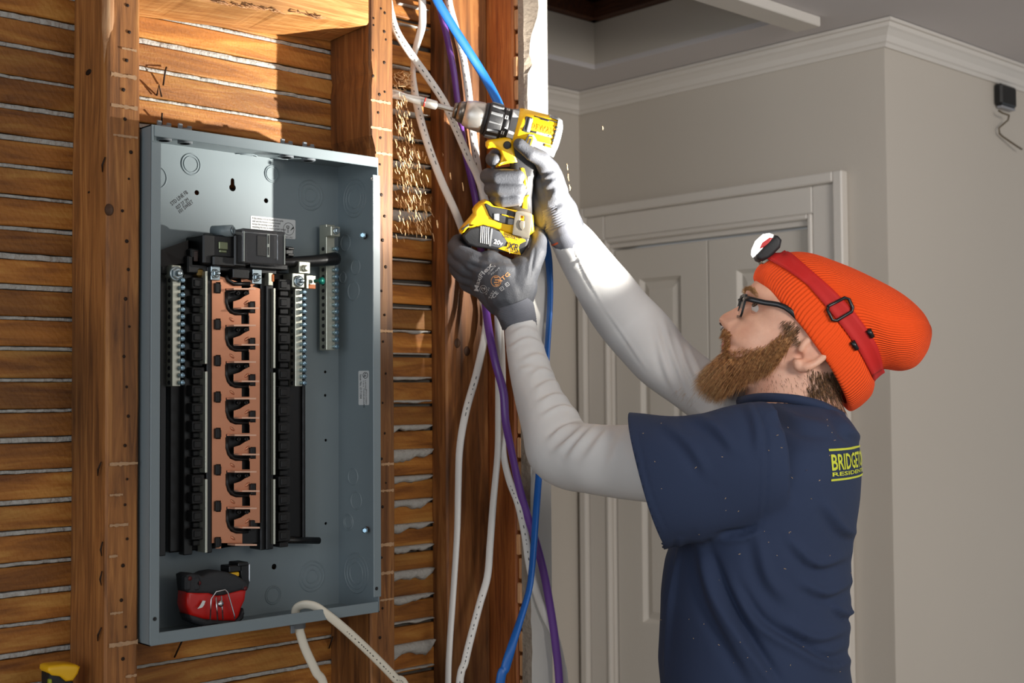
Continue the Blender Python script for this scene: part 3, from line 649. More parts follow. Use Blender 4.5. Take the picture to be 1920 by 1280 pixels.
# bolts on the bus
def bolt(px, py, y, r=0.0058, tip=True, mat='zinc', washer=True, parent=panel):
    p = at(px,py,y=y); mb = MB(); a = (0,-1,0)
    if washer: mb.lathe([(0,r*1.25),(0.0012,r*1.25),(0.0014,r*1.0)],p,a,20)
    mb.lathe([(0.001,r),(0.0050,r),(0.0058,r*0.8)],p,a,6,smooth=False)
    if tip: mb.lathe([(0.005,r*0.55),(0.0105,r*0.5),(0.0112,r*0.3)],p,a,12)
    return mb.build('bolt', M[mat], parent)
for (px,py,x0,y0,x1,y1) in ((405,513,396,498,413,525),(482,520,474,505,491,532)):
    mb = MB(); px_box(mb,x0,y0,x1,y1,YCU-0.006,YCU+0.004,0.0006); mb.build('lug_tab', M['zinc'], panel); bolt(px-2,py,YCU-0.007,0.0050)
# neutral and ground bars with their screws
def term_bar(name, x0, xs, x1, ya, yb, n, yf, screws, skip=(), bigbolt=None):
    mb = MB(); a = at(xs,(ya+yb)/2,y=yf); zt, zb = at(xs,ya,y=yf).z, at(xs,yb,y=yf).z
    wx = at(x1,(ya+yb)/2,y=yf).x-a.x
    X0 = a.x; X1 = X0+wx*0.72; dpt = 0.018
    mb.bb((X0,yf,zb),(X1,yf+dpt,zt),0.0006)
    bar = mb.build(name, M['alu'], panel)
    for k in range(n):
        if k in skip: continue
        z = zt-(zt-zb)*(k+0.5)/n; mb = MB(); c = V((X0+(X1-X0)*0.86,yf,z))
        mb.lathe([(-0.0045,0.0027),(0.0035,0.0027),(0.0042,0.0036),(0.0075,0.0036),(0.0080,0.0030)],c,(0.12,-1,0.0),12); mb.box(c+V((0.001,-0.0081,0)),(0.0052,0.0006,0.0009)); mb.build('terminal_screw', M['screwblue'], bar)
        mb = MB(); c = V((X0-0.0002,yf+dpt*0.45,z)); mb.lathe([(0,0.0030),(0.0002,0.0030),(0.00025,0.0001)],c,(-1,0,0),10,squash=1.2); mb.build('wire_hole', M['ink'], bar)
    return bar
term_bar('neutral_bar',314,323,345,518,724,15,0.030,None)
term_bar('neutral_bar',546,554,572,541,724,15,0.030,None)
term_bar('ground_bar',603,612,634,420,656,18,0.048,None,skip=(0,1,2,4,5))
mb = MB(); px_box(mb,322,497,340,520,0.028,0.05,0.001); mb.build('lug_tab', M['alu'], panel); bolt(330,513,0.027,0.0080)
mb = MB(); px_box(mb,561,490,582,513,0.022,0.05,0.001); lg = mb.build('lug', M['alu'], panel); bolt(572,503,0.021,0.0040,False,'alu')
mb = MB(); px_box(mb,549,512,571,539,0.024,0.05,0.001); mb.build('lug_tab', M['alu'], panel); bolt(560,527,0.023,0.0065)
mb = MB(); px_box(mb,575,516,592,541,0.034,0.036,0.0006); px_box(mb,575,516,579,541,0.026,0.036,0.0006); mb.build('bonding_strap', M['alu'], panel)
mb = MB(); px_box(mb,579,533,592,541,0.0325,0.0345,0.0005); mb.build('paint_mark', M['orange'], panel)
mb = MB(); p = at(590,527,y=0.030); mb.lathe([(0,0.003),(0.008,0.003),(0.010,0.0052),(0.014,0.0055),(0.0155,0.004)],p,(0.35,-0.94,0),14); mb.build('bonding_screw', M['green'], panel)
mb = MB(); px_box(mb,621,424,638,443,0.034,0.052,0.001); mb.build('lug', M['alu'], panel); bolt(630,433,0.033,0.0042,False,'zinc')
mb = MB(); px_box(mb,504,511,512,535,0.018,0.03,0.0005); mb.build('lug_tab', M['alu'], panel)
mb = MB(); px_box(mb,510,514,515,528,0.017,0.02,0.001); mb.build('paint_mark', M['orange'], panel)
mb = MB(); px_box(mb,371,502,384,520,0.028,0.05,0.003); mb.build('rail_end', plain('brass_dull',rgb(120,96,50),0.4,0.7), panel)
# black insulated arm across to the ground bar
mb = MB(); A = [at(x,y,y=yy) for x,y,yy in ((505,494,0.035),(545,491,0.034),(590,489,0.032),(628,485,0.030),(633,485,0.030))]
mb.tube(A,[0.008,0.0075,0.0085,0.0100,0.0085],[0.008,0.0075,0.0085,0.0100,0.0085],16); mb.build('insulated_arm', M['blackplastic'], panel)
# main lug block
mb = MB(); px_box(mb,381,441,456,497,0.018,0.066,0.002); px_box(mb,385,437,400,445,0.022,0.06,0.001); px_box(mb,358,466,392,500,0.030,0.066,0.002); px_box(mb,440,440,462,500,0.010,0.06,0.002)
px_box(mb,400,480,455,500,0.012,0.04,0.002); px_box(mb,456,440,537,496,0.030,0.066,0.002); px_box(mb,535,462,551,492,0.036,0.066,0.002); px_box(mb,470,494,540,504,0.014,0.05,0.001)
for yy in (463,475,485): px_box(mb,540,yy,552,yy+5,0.028,0.05,0.001)
px_box(mb,395,495,520,512,0.026,0.06,0.002)
mb.build('main_lug_block', M['blackplastic'], panel)
for x0 in (366,378):
    mb = MB(); px_box(mb,x0-2,470,x0+6,490,0.0285,0.031,0.001); mb.build('slot', plain('brown_slot',rgb(60,44,40),0.4), panel) if x0 == 366 else mb.build('slot', bpy.data.materials['brown_slot'], panel)
mb = MB(); px_box(mb,411,453,428,468,0.0155,0.02,0.001); px_box(mb,412,468,426,474,0.0165,0.02,0.001); mb.build('lug_screw', plain('dull_brass_lug',rgb(126,132,104),0.35,0.7), panel)
mb = MB(); c = at(432,432,y=0.012); mb.lathe([(0,0.0080),(0.030,0.0080),(0.030,0.006)],c+V((0.003,0.0,0.0)),(-0.6,1,0.0),20); mb.build('lug_collar', M['panelgrey'], panel)
mb = MB(); mb.lathe([(0,0.0055),(0.0012,0.0055),(0.0014,0.0035),(0.0004,0.003),(0.0004,0.0028)],c+V((0.0035,-0.001,0)),(0.6,-1,0),16); mb.build('lug_screw', M['zinc'], panel)
mb = MB(); px_box(mb,455,431,535,495,-0.002,0.0285,0.0015); mb.build('clear_cover', M['clear'], panel)
mb = MB(); px_box(mb,501,438,506,482,-0.0035,-0.0022,0.0004); px_box(mb,533,440,535,496,-0.0035,-0.0022,0.0003); px_box(mb,457,433,459,490,-0.0032,-0.0022,0.0003)
mb.build('cover_rib', plain('pale_plastic',rgb(150,156,150),0.35), panel)
for (a,b_) in ((441,457),(463,478)):
    mb = MB(); px_box(mb,503.2,a,504.8,b_,-0.0045,-0.0035,0.0003); mb.build('slot', M['ink'], panel)
for (x0,y0,x1,y1) in ((482,442,500,480),):
    mb = MB(); px_box(mb,x0,y0,x1,y1,-0.0030,-0.0021,0.0005); mb.build('cover_recess', M['blackmatte'], panel)
# mounting screws near the right edge
for (px,py,c_) in ((676,443,'blue'),(680,992,'copper')):
    p = at(px+8,py,x=xr); mb = MB(); ax = (-0.75,-0.66,0)
    mb.lathe([(0,0.0042),(0.010,0.0042)],p,ax,12); mb.build('screw_tip', plain('rusty_screw_'+c_, rgb(150,96,60) if c_=='copper' else rgb(96,52,40),0.5,0.5), panel)
    mb = MB(); q = p+V(ax).normalized()*0.010; mb.lathe([(0,0.0048),(0.005,0.0048),(0.006,0.003)],q,ax,6,smooth=False); mb.build('screw', M['screwblue'], panel)
# labels
p0 = at(470,404,y=PYB-SH-0.0004); p1 = at(554,404,y=PYB-SH-0.0004); wL = p1.x-p0.x; hL = p0.z-at(470,441,y=PYB-SH-0.0004).z
UX, UZ = V((1,0,0)), V((0,0,1))
mb = MB(); add_plate(mb, [rrect(0,0,wL,hL,0.002)], V((p0.x,PYB-SH-0.0003,p0.z-hL)), UX, UZ, (0,-1,0), 0.0002); lab = mb.build('label', M['label'], panel, 'white printed label with small text and a diagram')
mb = MB()
for i, t in enumerate(('If this device is to be mounted on a pole','wall and the mounts is to be bonded','torque the bonding screw prior to','mounting the box to ensure proper contact','with the lug land. See wiring diagram for','proper torque. Screws to 45in-lb may be')):
    add_text(mb, t, hL*0.145, V((p0.x+wL*0.035,PYB-SH-0.0005,p0.z-hL*(0.16+0.145*i))), UX, UZ, sx=0.86*0.90, bold=0.00006)
add_text(mb, 'PART ONLY', hL*0.13, V((p0.x+wL*0.76,PYB-SH-0.0005,p0.z-hL*0.97)), UX, UZ, sx=0.7)
cx, cz, r = p0.x+wL*0.845, p0.z-hL*0.50, hL*0.33
add_plate(mb, [circle(0,0,r,28), circle(0,0,r*0.93,28)], V((cx,PYB-SH-0.0005,cz)), UX, UZ, (0,-1,0), 0.0001)
add_plate(mb, [rrect(-r*0.42,r*0.1,r*0.1,r*0.5,r*0.08), rrect(-r*0.32,r*0.2,0,r*0.4,r*0.05)], V((cx,PYB-SH-0.0005,cz)), UX, UZ, (0,-1,0), 0.0001)
for y_ in (-0.65,-0.5,-0.35,-0.2,-0.05): add_plate(mb, [[(-r*0.25,r*y_),(-r*0.02,r*(y_+0.08)),(-r*0.02,r*(y_+0.16)),(-r*0.25,r*(y_+0.08))]], V((cx,PYB-SH-0.0005,cz)), UX, UZ, (0,-1,0), 0.0001)
add_plate(mb, [[(r*0.25,-r*0.25),(r*0.75,r*0.35),(r*0.95,r*0.42),(r*0.9,r*0.15),(r*0.4,-r*0.18)]], V((cx,PYB-SH-0.0005,cz)), UX, UZ, (0,-1,0), 0.0001)
mb.build('print', M['ink'], lab)
# side label on the right wall, reading downwards: up direction of text = +Y side
q0 = at(672,695,x=xr-0.0004); q1 = at(692,695,x=xr-0.0004); q2 = at(672,759,x=xr-0.0004)
wy = abs(q0.y-q1.y); hz = q0.z-q2.z; ytop, ybot = max(q0.y,q1.y), min(q0.y,q1.y)
# reading direction is -Z, letters' up is -Y (towards the room)
UDN, UUP = V((0,0,-1)), V((0,-1,0)); O = V((xr-0.0006, ytop, q0.z))
mb = MB(); add_plate(mb, [rrect(0,0,hz,wy,0.002)], V((xr-0.0003,ytop,q0.z)), UDN, UUP, (-1,0,0), 0.0002); lab = mb.build('label', M['label'], panel, 'white certification label on the right inner wall')
mb = MB()
add_text(mb, 'Issue No. 0171304', wy*0.30, O+UUP*(wy*0.13)+UDN*(hz*0.10), UDN, UUP, sx=hz*0.78/(wy*0.30*8.3))
add_text(mb, 'LISTED', wy*0.17, O+UUP*(wy*0.62)+UDN*(hz*0.28), UDN, UUP); add_text(mb, 'E 4016', wy*0.13, O+UUP*(wy*0.44)+UDN*(hz*0.29), UDN, UUP)
add_text(mb, 'ENCLOSED', wy*0.17, O+UUP*(wy*0.68)+UDN*(hz*0.54), UDN, UUP); add_text(mb, 'PANELBOARD', wy*0.17, O+UUP*(wy*0.46)+UDN*(hz*0.52), UDN, UUP)
add_plate(mb, [circle(0,0,hz*0.095,24,wy*0.24), circle(0,0,hz*0.08,24,wy*0.20)], O+UUP*(wy*0.66)+UDN*(hz*0.135), UDN, UUP, (-1,0,0), 0.0001)
add_text(mb, 'U', wy*0.24, O+UUP*(wy*0.58)+UDN*(hz*0.075), UDN, UUP, bold=0.0002); add_text(mb, 'L', wy*0.24, O+UUP*(wy*0.52)+UDN*(hz*0.14), UDN, UUP, bold=0.0002)
mb.build('print', M['ink'], lab)
# ink stamp on the back wall, slanted
st = MB(); g = math.radians(39); sx_, sy_ = V((math.cos(g),0,math.sin(g))), V((-math.sin(g),0,math.cos(g)))
for t, px, py, s in (('STD LINE FB',323,386,0.0078),('027 27 2M',333,393,0.0072),('101 SWEET',337,401,0.0076)):
    p = at(px,py,y=PYB-SH-0.0004); add_text(st, t, s, V((p.x,PYB-SH-0.0004,p.z)), sx_, sy_, sx=0.75)
st.build('ink_stamp', M['ink'], panel)
# clamp at the bottom where the white cable comes in
p = at(556,1160,z=PZ0); CLX = at(558,1172,y=0.012).x; clamp(CLX, 0.012, PZ0, -1, 0.012, 'clampgrey')

# ================================================================ tape measure standing in the panel
M['tapered'] = plain('red_tape_shell', rgb(200,26,18), 0.35, noise_amt=0.04)
M['taperubber'] = plain('dark_rubber', rgb(42,44,47), 0.7, bump=0.3, bump_scale=500)
M['yellow'] = plain('yellow_plastic', rgb(232,178,20), 0.4, noise_amt=0.03)
M['chrome'] = plain('chrome_wire', rgb(210,210,212), 0.2, 1.0)
TY = 0.010
def tp(px, py): px = px+(468-px)*0.13; p = at(px, py, y=TY); return (p.x, p.z)
tape = thing('tape_measure', (at(398,1170,y=TY).x,TY+0.015,PZ0+SH), 'red and black tape measure with wire belt clip lying in the open panel', 'tape measure')
TD = 0.030
mb = MB(); add_plate(mb, [[tp(x,y) for x,y in ((335,1108),(355,1109),(380,1108),(396,1114),(410,1113),(430,1108),(452,1103),(464,1100),(460,1125),(452,1140),(447,1156),(438,1165),(400,1164),(370,1162),(340,1154),(333,1135))]], (0,TY+TD/2,0),(1,0,0),(0,0,1),(0,-1,0),TD,0.005,bres=3,smooth=True); mb.build('shell', M['tapered'], tape)
mb = MB(); add_plate(mb, [[tp(x,y) for x,y in ((331,1079),(340,1075),(356,1076),(366,1079),(380,1073),(400,1070),(420,1072),(440,1078),(455,1086),(467,1095),(465,1103),(452,1106),(430,1111),(410,1116),(396,1117),(380,1112),(357,1112),(335,1111))]], (0,TY+TD/2-0.001,0),(1,0,0),(0,0,1),(0,-1,0),TD+0.004,0.005,bres=3,smooth=True); mb.build('rubber_grip', M['taperubber'], tape)
mb = MB(); add_plate(mb, [[tp(x,y) for x,y in ((338,1152),(370,1160),(400,1163),(438,1164),(448,1155),(455,1140),(457,1150),(450,1162),(440,1168),(420,1172),(400,1174),(370,1175),(345,1166))]], (0,TY+TD/2-0.001,0),(1,0,0),(0,0,1),(0,-1,0),TD+0.003,0.004,bres=2,smooth=True); mb.build('rubber_foot', M['taperubber'], tape)
mb = MB(); px_box(mb,348,1078,361,1108,TY-0.004,TY+0.01,0.003); mb.build('corner_bumper', M['taperubber'], tape)
mb = MB(); px_box(mb,364,1080,377,1108,TY-0.005,TY+0.01,0.003); mb.build('corner_bumper', M['taperubber'], tape)
mb = MB(); px_box(mb,455,1094,466,1106,TY-0.004,TY+0.01,0.002); mb.build('corner_bumper', M['taperubber'], tape)
for (x,y) in ((356,1084),(373,1093),(460,1103)):
    mb = MB(); mb.lathe([(0,0.003),(0.001,0.0028)],at(x,y,y=TY-0.004),(0,-1,0),12); mb.build('screw', plain('dark_red_screw',rgb(90,16,18),0.5) if x==356 else bpy.data.materials['dark_red_screw'], tape)
mb = MB(); px_box(mb,430,1060,452,1072,TY+0.004,TY+0.028,0.001); px_box(mb,452,1058,468,1096,TY+0.006,TY+0.028,0.001); px_box(mb,447,1054,466,1061,TY+0.002,TY+0.028,0.001); mb.build('mouth', M['blackplastic'], tape)
mb = MB(); px_box(mb,433,1073,449,1081,TY+0.003,TY+0.024,0.001); mb.build('tape_blade', M['yellow'], tape)
mb = MB(); px_box(mb,467,1057,469,1090,TY+0.004,TY+0.024,0.0004); mb.build('end_hook', M['chrome'], tape)
mb = MB(); yw = TY-0.008
for pl in (((394,1163),(396,1122),(405,1109),(422,1105),(427,1110),(440,1155),(439,1160)),((408,1163),(405,1119)),((418,1161),(415,1117))):
    mb.tube([at(x,y,y=yw) for x,y in pl], 0.0010, n=8)
mb.build('belt_clip', M['chrome'], tape)
mb = MB(); p = at(411,1131,y=yw+0.004); mb.lathe([(0,0.0042),(0.005,0.0042),(0.0062,0.002)],p,(0,-1,0),14); mb.build('clip_screw', M['chrome'], tape)
mb = MB(); c = at(378,1133,y=TY-0.0056)
add_plate(mb, [[(-0.006,-0.005),(-0.002,-0.001),(0.002,0.005),(0.006,0.004),(0.004,-0.001),(0.001,-0.004)]], V((c.x,TY-0.0052,c.z)),(1,0,0),(0,0,1),(0,-1,0),0.0003); mb.build('worn_print', M['whitemark'], tape)

# ================================================================ cables
M['nmwhite'] = plain('white_cable_jacket', rgb(224,220,214), 0.42, noise_amt=0.03, noise_scale=60)
M['nmcream'] = plain('cream_cable_jacket', rgb(222,214,196), 0.42)
M['nmblue'] = plain('blue_cable_jacket', rgb(26,98,180), 0.4)
M['nmpurple'] = plain('purple_cable_jacket', rgb(104,62,142), 0.35)
def cable(pts, label, mat, name='cable', ra=0.0062, rb=0.0034, group='cables hanging beside the panel', marks=None, n=130, cat='cable', tw=None):
    """pts: (px, py, Y) seen from the room; ra/rb half widths of the flat jacket"""
    P = [at(a,b_,y=y) for a,b_,y in pts]; P = [V(q) for q in spline([tuple(q) for q in P], n)]
    nrm = V((-0.55,-0.83,0)).normalized(); mb = MB()
    k = len(P); ths = [0.0]*k
    if tw: ths = [float(t[0]) for t in spline([(t,) for t in tw], k)]
    vs = []; ng = 12
    for j, p in enumerate(P):
        t = (P[min(j+1,k-1)]-P[max(j-1,0)]).normalized(); w = nrm.cross(t).normalized(); u = t.cross(w)
        U = w*math.cos(ths[j])+u*math.sin(ths[j]); Wv = u*math.cos(ths[j])-w*math.sin(ths[j])
        for i in range(ng):
            g = 2*PI*i/ng; e = abs(math.cos(g))**0.8*(1 if math.cos(g) > 0 else -1); vs.append(p+U*(ra*e)+Wv*(rb*math.sin(g)))
    mb.add(vs, [[j*ng+i,j*ng+(i+1)%ng,(j+1)*ng+(i+1)%ng,(j+1)*ng+i] for j in range(k-1) for i in range(ng)]+[list(range(ng))[::-1],[(k-1)*ng+i for i in range(ng)]], smooth=True)
    o = mb.build(name, mat); tag(o, label, cat, group)
    if marks:
        mk = MB(); rng = random.Random(len(label))
        def frame(s):
            j = min(int(s*(k-1)), k-2); f = s*(k-1)-j; p = P[j].lerp(P[j+1], f); t = (P[j+1]-P[j]).normalized(); w = nrm.cross(t).normalized(); u = t.cross(w)
            if u.dot(nrm) < 0: u = -u; 
            th = ths[j]; sg = 1 if t.cross(w).dot(nrm) > 0 else -1
            U = w*math.cos(th)+t.cross(w)*math.sin(th); Wv = t.cross(w)*math.cos(th)-w*math.sin(th)
            if Wv.dot(nrm) < 0: Wv = -Wv
            return p, t, U, Wv
        for s0, s1, off in marks:
            s = s0
            while s < s1:
                l = rng.uniform(0.0012,0.0045); p, t, w, u = frame(s); q, t2, w2, u2 = frame(min(1,s+l))
                c0 = p+w*(ra*off); c1 = q+w2*(ra*off); lift = rb*math.sqrt(max(0,1-off*off))+0.0004; h = 0.00062
                mk.add([c0+u*lift-w*h,c1+u2*lift-w2*h,c1+u2*lift+w2*h,c0+u*lift+w*h],[[0,1,2,3]]); s += l+rng.uniform(0.002,0.009)
        mk.build('print', M['ink'], o, kind='stuff')
    return o
G1 = 'white cables hanging beside the panel'
cable([(790,-40,.040),(792,20,.042),(791,50,.044),(781,85,.046),(775,115,.046),(776,160,.046),(785,210,.044),(802,270,.042),(828,340,.042),(855,400,.044),(875,455,.047),(898,540,.049),(912,600,.042),(896,690,.034),(874,770,.028),(862,840,.024),(859,920,.022),(857,1000,.020),(850,1110,.018),(843,1210,.016),(840,1300,.016),(838,1600,.016),(842,2100,.016)],
      'white cable with a twist at its top, hanging leftmost below the gloved hand', M['nmwhite'], group=G1, marks=((0.22,0.34,0.2),(0.60,0.64,0.2)), tw=(0,0,.2,.9,1.2,.4,0,0,0,0,0,0,0.2,.4,.7,.9,1.0,1.0,1.0,1.0,1.0))
cable([(728,0,.045),(733,26,.040),(744,60,.034),(768,98,.030),(800,142,.030),(832,190,.032),(852,235,.034),(876,290,.031),(897,335,.031),(912,385,.026),(925,450,.010),(932,540,.000),(934,620,-.010),(934,700,-.012),(934,770,-.006),(933,850,.000),(925,940,.004),(919,1020,.004),(914,1080,.004),(900,1130,.004),(884,1190,.004),(872,1240,.004),(860,1300,.004),(846,1600,.004),(850,2100,.004)],
      'white cable slanting out from behind the stud, hanging in the middle below the hand', M['nmwhite'], group=G1, marks=((0.04,0.30,-0.2),(0.78,0.98,0.2)), tw=(0,0,0,0,0,0,0,0,0,0,.3,.6,1.0,1.0,.9,.7,.6,.5,.5,.4,.4,.4,.4))
cable([(838,-30,.05),(843,10,.05),(855,55,.05),(868,105,.05),(878,170,.049),(884,230,.049),(892,290,.049),(900,340,.049),(908,390,.048),(921,470,.040),(932,560,.022),(940,640,.008),(943,720,.008),(943,790,.006),(944,850,-.006),(955,900,-.016),(972,945,-.035),(984,1000,-.034),(992,1055,-.036),(1004,1105,-.038),(1020,1150,-.040),(1040,1190,-.042),(1052,1240,-.044),(1060,1300,-.046),(1076,1600,-.036),(1080,2100,-.036)],
      'white cable running down behind the purple cable to the wall end', M['nmwhite'], ra=0.0062, group=G1, marks=((0.03,0.38,-0.1),(0.61,0.72,0.1)), tw=(.6,.6,.6,.5,.4,.3,.3,.3,.3,.5,.8,1.,1.,.9,.6,.3,.2,.2,.2,.2,.2,.2,.2,.2))
cable([(812,-40,.044),(823,10,.046),(838,70,.048),(850,130,.050),(857,185,.051),(864,235,.052),(873,290,.052),(883,335,.053),(893,385,.052),(902,470,.026),(909,560,.012),(916,615,-.008),(929,680,-.028),(944,735,-.036),(948,790,-.038),(960,850,-.036),(974,915,-.040),(990,970,-.044),(1006,1020,-.048),(1020,1075,-.050),(1032,1140,-.052),(1042,1210,-.054),(1050,1300,-.056),(1062,1600,-.066),(1060,2100,-.066)],
      'purple cable hanging in front of the studs and wall end', M['nmpurple'], ra=0.0066, rb=0.0042, tw=(1.1,1.1,1.1,1.1,1.1,1.1,1.1,1.0,.9,.7,.5,.5,.3,.6,.9,.5,.4,.4,.3,.3,.2,.1,.1))
cable([(806,-30,.010),(822,5,.010),(848,48,.010),(878,95,.009),(905,138,.007),(926,176,-.006),(942,215,-.016),(972,320,-.038),(1004,405,-.042),(1025,465,-.042),(1031,520,-.040),(1031,575,-.042),(1027,640,-.044),(1022,720,-.046),(1016,800,-.046),(1011,880,-.046),(1006,950,-.060),(1001,1020,-.066),(997,1070,-.066),(991,1110,-.066),(976,1160,-.062),(960,1210,-.056),(948,1250,-.050),(936,1300,-.046),(920,1600,-.03),(925,2100,-.03)],
      'flat blue cable crossing behind the drill and hanging at the wall end', M['nmblue'], ra=0.0074, rb=0.0036, n=150, tw=(0,0,0,0,0,0,0,.3,.7,1.1,1.25,1.25,1.2,1.1,1.1,1.1,1.15,1.2,1.2,.9,.2,0,0,0))
cable([(640,2000,.004),(628,1500,.004),(610,1300,.004),(592,1258,.006),(572,1215,.010),(561,1180,.012),(557,1160,.012),(554,1148,.011),(558,1138,.006),(572,1133,-.004),(592,1137,-.014),(615,1153,-.022),(642,1175,-.028),(675,1205,-.032),(708,1237,-.034),(740,1270,-.036),(765,1300,-.036),(820,1500,-.036),(835,2000,-.036)],
      'cream cable entering the panel bottom and looping out over its lip', M['nmcream'], ra=0.0064, rb=0.0038, group='', marks=((0.68,0.95,0.0),), tw=(.3,.3,.3,.2,.2,.3,.4,.3,.2,.1,0,0,0,0,0))
# the second tool at the lower left, leaning on the stud: only its yellow and grey end is in view
tl = thing('hand_tool', at(118,1420,y=0.03), 'yellow and dark grey tool end at the foot of the left stud', 'tool')
yt = 0.030
def t2(px,py): p = at(px,py,y=yt); return (p.x,p.z)
mb = MB(); add_plate(mb, [[t2(x,y) for x,y in ((90,1250),(97,1247),(120,1244),(142,1245),(150,1249),(146,1262),(136,1276),(122,1277),(112,1268),(96,1266),(89,1258))]],(0,yt+0.012,0),(1,0,0),(0,0,1),(0,-1,0),0.03,0.004,bres=3,smooth=True); mb.build('yellow_cap', M['yellow'], tl)
mb = MB(); add_plate(mb, [[t2(x,y) for x,y in ((92,1262),(110,1264),(122,1274),(137,1274),(140,1290),(138,1420),(98,1420),(92,1290))]],(0,yt+0.012,0),(1,0,0),(0,0,1),(0,-1,0),0.027,0.004,bres=3,smooth=True); mb.build('grip', M['blackmatte'], tl)
mb = MB(); px_box(mb,93,1273,98,1285,yt-0.003,yt+0.004,0.001); mb.build('button', plain('lime_mark',rgb(150,160,40),0.5), tl)

zt_ = t2(118,1420)[1]
mb = MB(); mb.bb((-0.62,0.0,zt_-0.09),(-0.0235,0.099,zt_),0.002); mb.build('blocking', M['block'], WL, 'short horizontal block the hand tool stands on')
# ================================================================ cordless drill
M['steel'] = plain('brushed_steel', rgb(196,192,186), 0.42, 0.85, noise_amt=0.12, noise_scale=300)
M['darksteel'] = plain('dark_steel', rgb(120,112,104), 0.35, 1.0)
M['redpaint'] = plain('red_painted_steel', rgb(206,52,44), 0.3, 0.3)
M['drillyellow'] = plain('yellow_tool_plastic', rgb(246,190,16), 0.42, noise_amt=0.02)
M['drillblack'] = plain('black_tool_rubber', rgb(34,34,36), 0.55, bump=0.2, bump_scale=600)
M['drillgrey'] = plain('grey_tool_plastic', rgb(128,130,132), 0.45)
M['hooksteel'] = plain('belt_hook_steel', rgb(150,142,128), 0.4, 0.85, noise_amt=0.1)
DA0, DA1 = at(850,206,y=-0.030), at(1046,259,y=-0.125)
da = (DA1-DA0).normalized(); DL = (DA1-DA0).length
vn = -ray(950,300).normalized(); dw = (vn-da*vn.dot(da)).normalized(); dd = da.cross(dw)
def dp(px, py, w=0.0): return on_plane(px, py, DA0+dw*w, dw)
def duv(px, py, w=0.0): q = dp(px,py,w)-DA0; return (q.dot(da), -q.dot(dd))       # x along the drill, y up
def tt(px): return duv(px, 206+(px-850)*0.27, 0)[0]
drill = thing('cordless_drill', DA0, 'yellow and black cordless drill boring into the stud, held in both hands', 'drill')
# bit: twisted auger, collar, shank
bit0 = DA0-da*( (DA0.x-0.4342)/da.x ); bl = (DA0-bit0).length
mb = MB(); n = 46; L1 = bl-0.045; vs = []; ng = 14; u0 = dw; w0 = dd
for j in range(n):
    t = -0.012+(L1+0.012)*j/(n-1); tw = t*75
    for i in range(ng):
        g = 2*PI*i/ng; r1, r2 = 0.0070*math.cos(g), 0.0056*math.sin(g)
        x, y = r1*math.cos(tw)-r2*math.sin(tw), r1*math.sin(tw)+r2*math.cos(tw); vs.append(bit0+da*max(t,0.0012)+u0*x+w0*y)
fs = [[j*ng+i,j*ng+(i+1)%ng,(j+1)*ng+(i+1)%ng,(j+1)*ng+i] for j in range(n-1) for i in range(ng)]+[list(range(ng)),[(n-1)*ng+i for i in range(ng)]]
mb.add(vs, fs, 0, True)
for f_ in range(len(mb.f)):
    j = f_//ng; i = f_ % ng
    if j < n-1 and 6 < j < 26 and i in (2,3,4,5): mb.m[f_] = 1
mb.build('drill_bit', [M['steel'],M['redpaint']], drill, 'steel auger bit with red paint')
mb = MB(); mb.lathe([(L1-0.001,0.0066),(L1+0.001,0.0070),(L1+0.018,0.0068),(L1+0.020,0.0045)],bit0,da,20); mb.lathe([(L1+0.019,0.0042),(bl+0.006,0.0040)],bit0,da,6,smooth=False)
mb.build('bit_shank', M['steel'], drill); 
mb = MB(); mb.lathe([(L1-0.0012,0.0073),(L1+0.0005,0.0073)],bit0,da,20); mb.build('red_ring', M['redpaint'], drill)
# chuck
t1, t2_, t3, t4, t5, t6 = tt(858), tt(871), tt(907), tt(912), tt(941), tt(953)
mb = MB(); mb.lathe([(0,0.0085),(0.0005,0.0118),(t1*0.8,0.0130)],DA0,da,32); mb.lathe([(t1*0.8,0.0118),(t1,0.0150),(t2_,0.0178),(t2_,0.0172)],DA0,da,32); mb.build('chuck_nose', M['darksteel'], drill)
mb = MB(); mb.lathe([(t2_-0.001,0.0165),(t2_,0.0190),(t2_+0.010,0.0222),(t3-0.004,0.0235),(t3,0.0225),(t3,0.018)],DA0,da,48); mb.build('chuck_sleeve', M['steel'], drill, 'shiny steel chuck sleeve')
mb = MB(); mb.lathe([(t3-0.0005,0.020),(t3,0.0242),(t4,0.0250),(t4,0.022)],DA0,da,40); mb.build('chuck_ring', M['drillblack'], drill)
mb = MB(); mb.lathe([(t4,0.023),(t4+0.001,0.0262),(t4+0.004,0.0268),(t5-0.002,0.0250),(t5,0.024)],DA0,da,40); col = mb.build('clutch_collar', M['drillblack'], drill)
mb = MB()
for i in range(12):
    g = 2*PI*i/12+0.12; rd = dw*math.cos(g)+dd*math.sin(g); tg = da.cross(rd)
    mb.box(DA0+da*((t4+t5)/2)+rd*0.0258,(t5-t4-0.006,0.0045 if i%3 else 0.0025,0.0045),(da,tg,rd),0.001)
mb.build('collar_rib', M['drillgrey'], col)
mb = MB(); mb.lathe([(t5,0.023),(t5,0.0246),(t6,0.0248),(t6,0.022)],DA0,da,40); rg = mb.build('torque_ring', M['drillblack'], drill)
def on_axis(t, ang, r): return DA0+da*t+(dw*math.cos(ang)-dd*math.sin(ang))*r    # ang>0: upwards
mb = MB()
for txt, ang in (('13',0.28),('11',-0.72),('15',0.95),('1',-1.3)):
    vs, fs = text_mesh(txt, 0.0085, bold=0.0003)
    mb.add([on_axis(t5+0.0015+p.y*0.9, ang+(-p.x)/0.025+0.18, 0.0252) if False else on_axis(t5+0.0005+p.x*0.72, ang+p.y/0.025, 0.0253) for p in vs], fs)
mb.lathe([(0,0.0011),(0.0003,0.001)],on_axis((t5+t6)/2,-0.25,0.0247),dw,8)
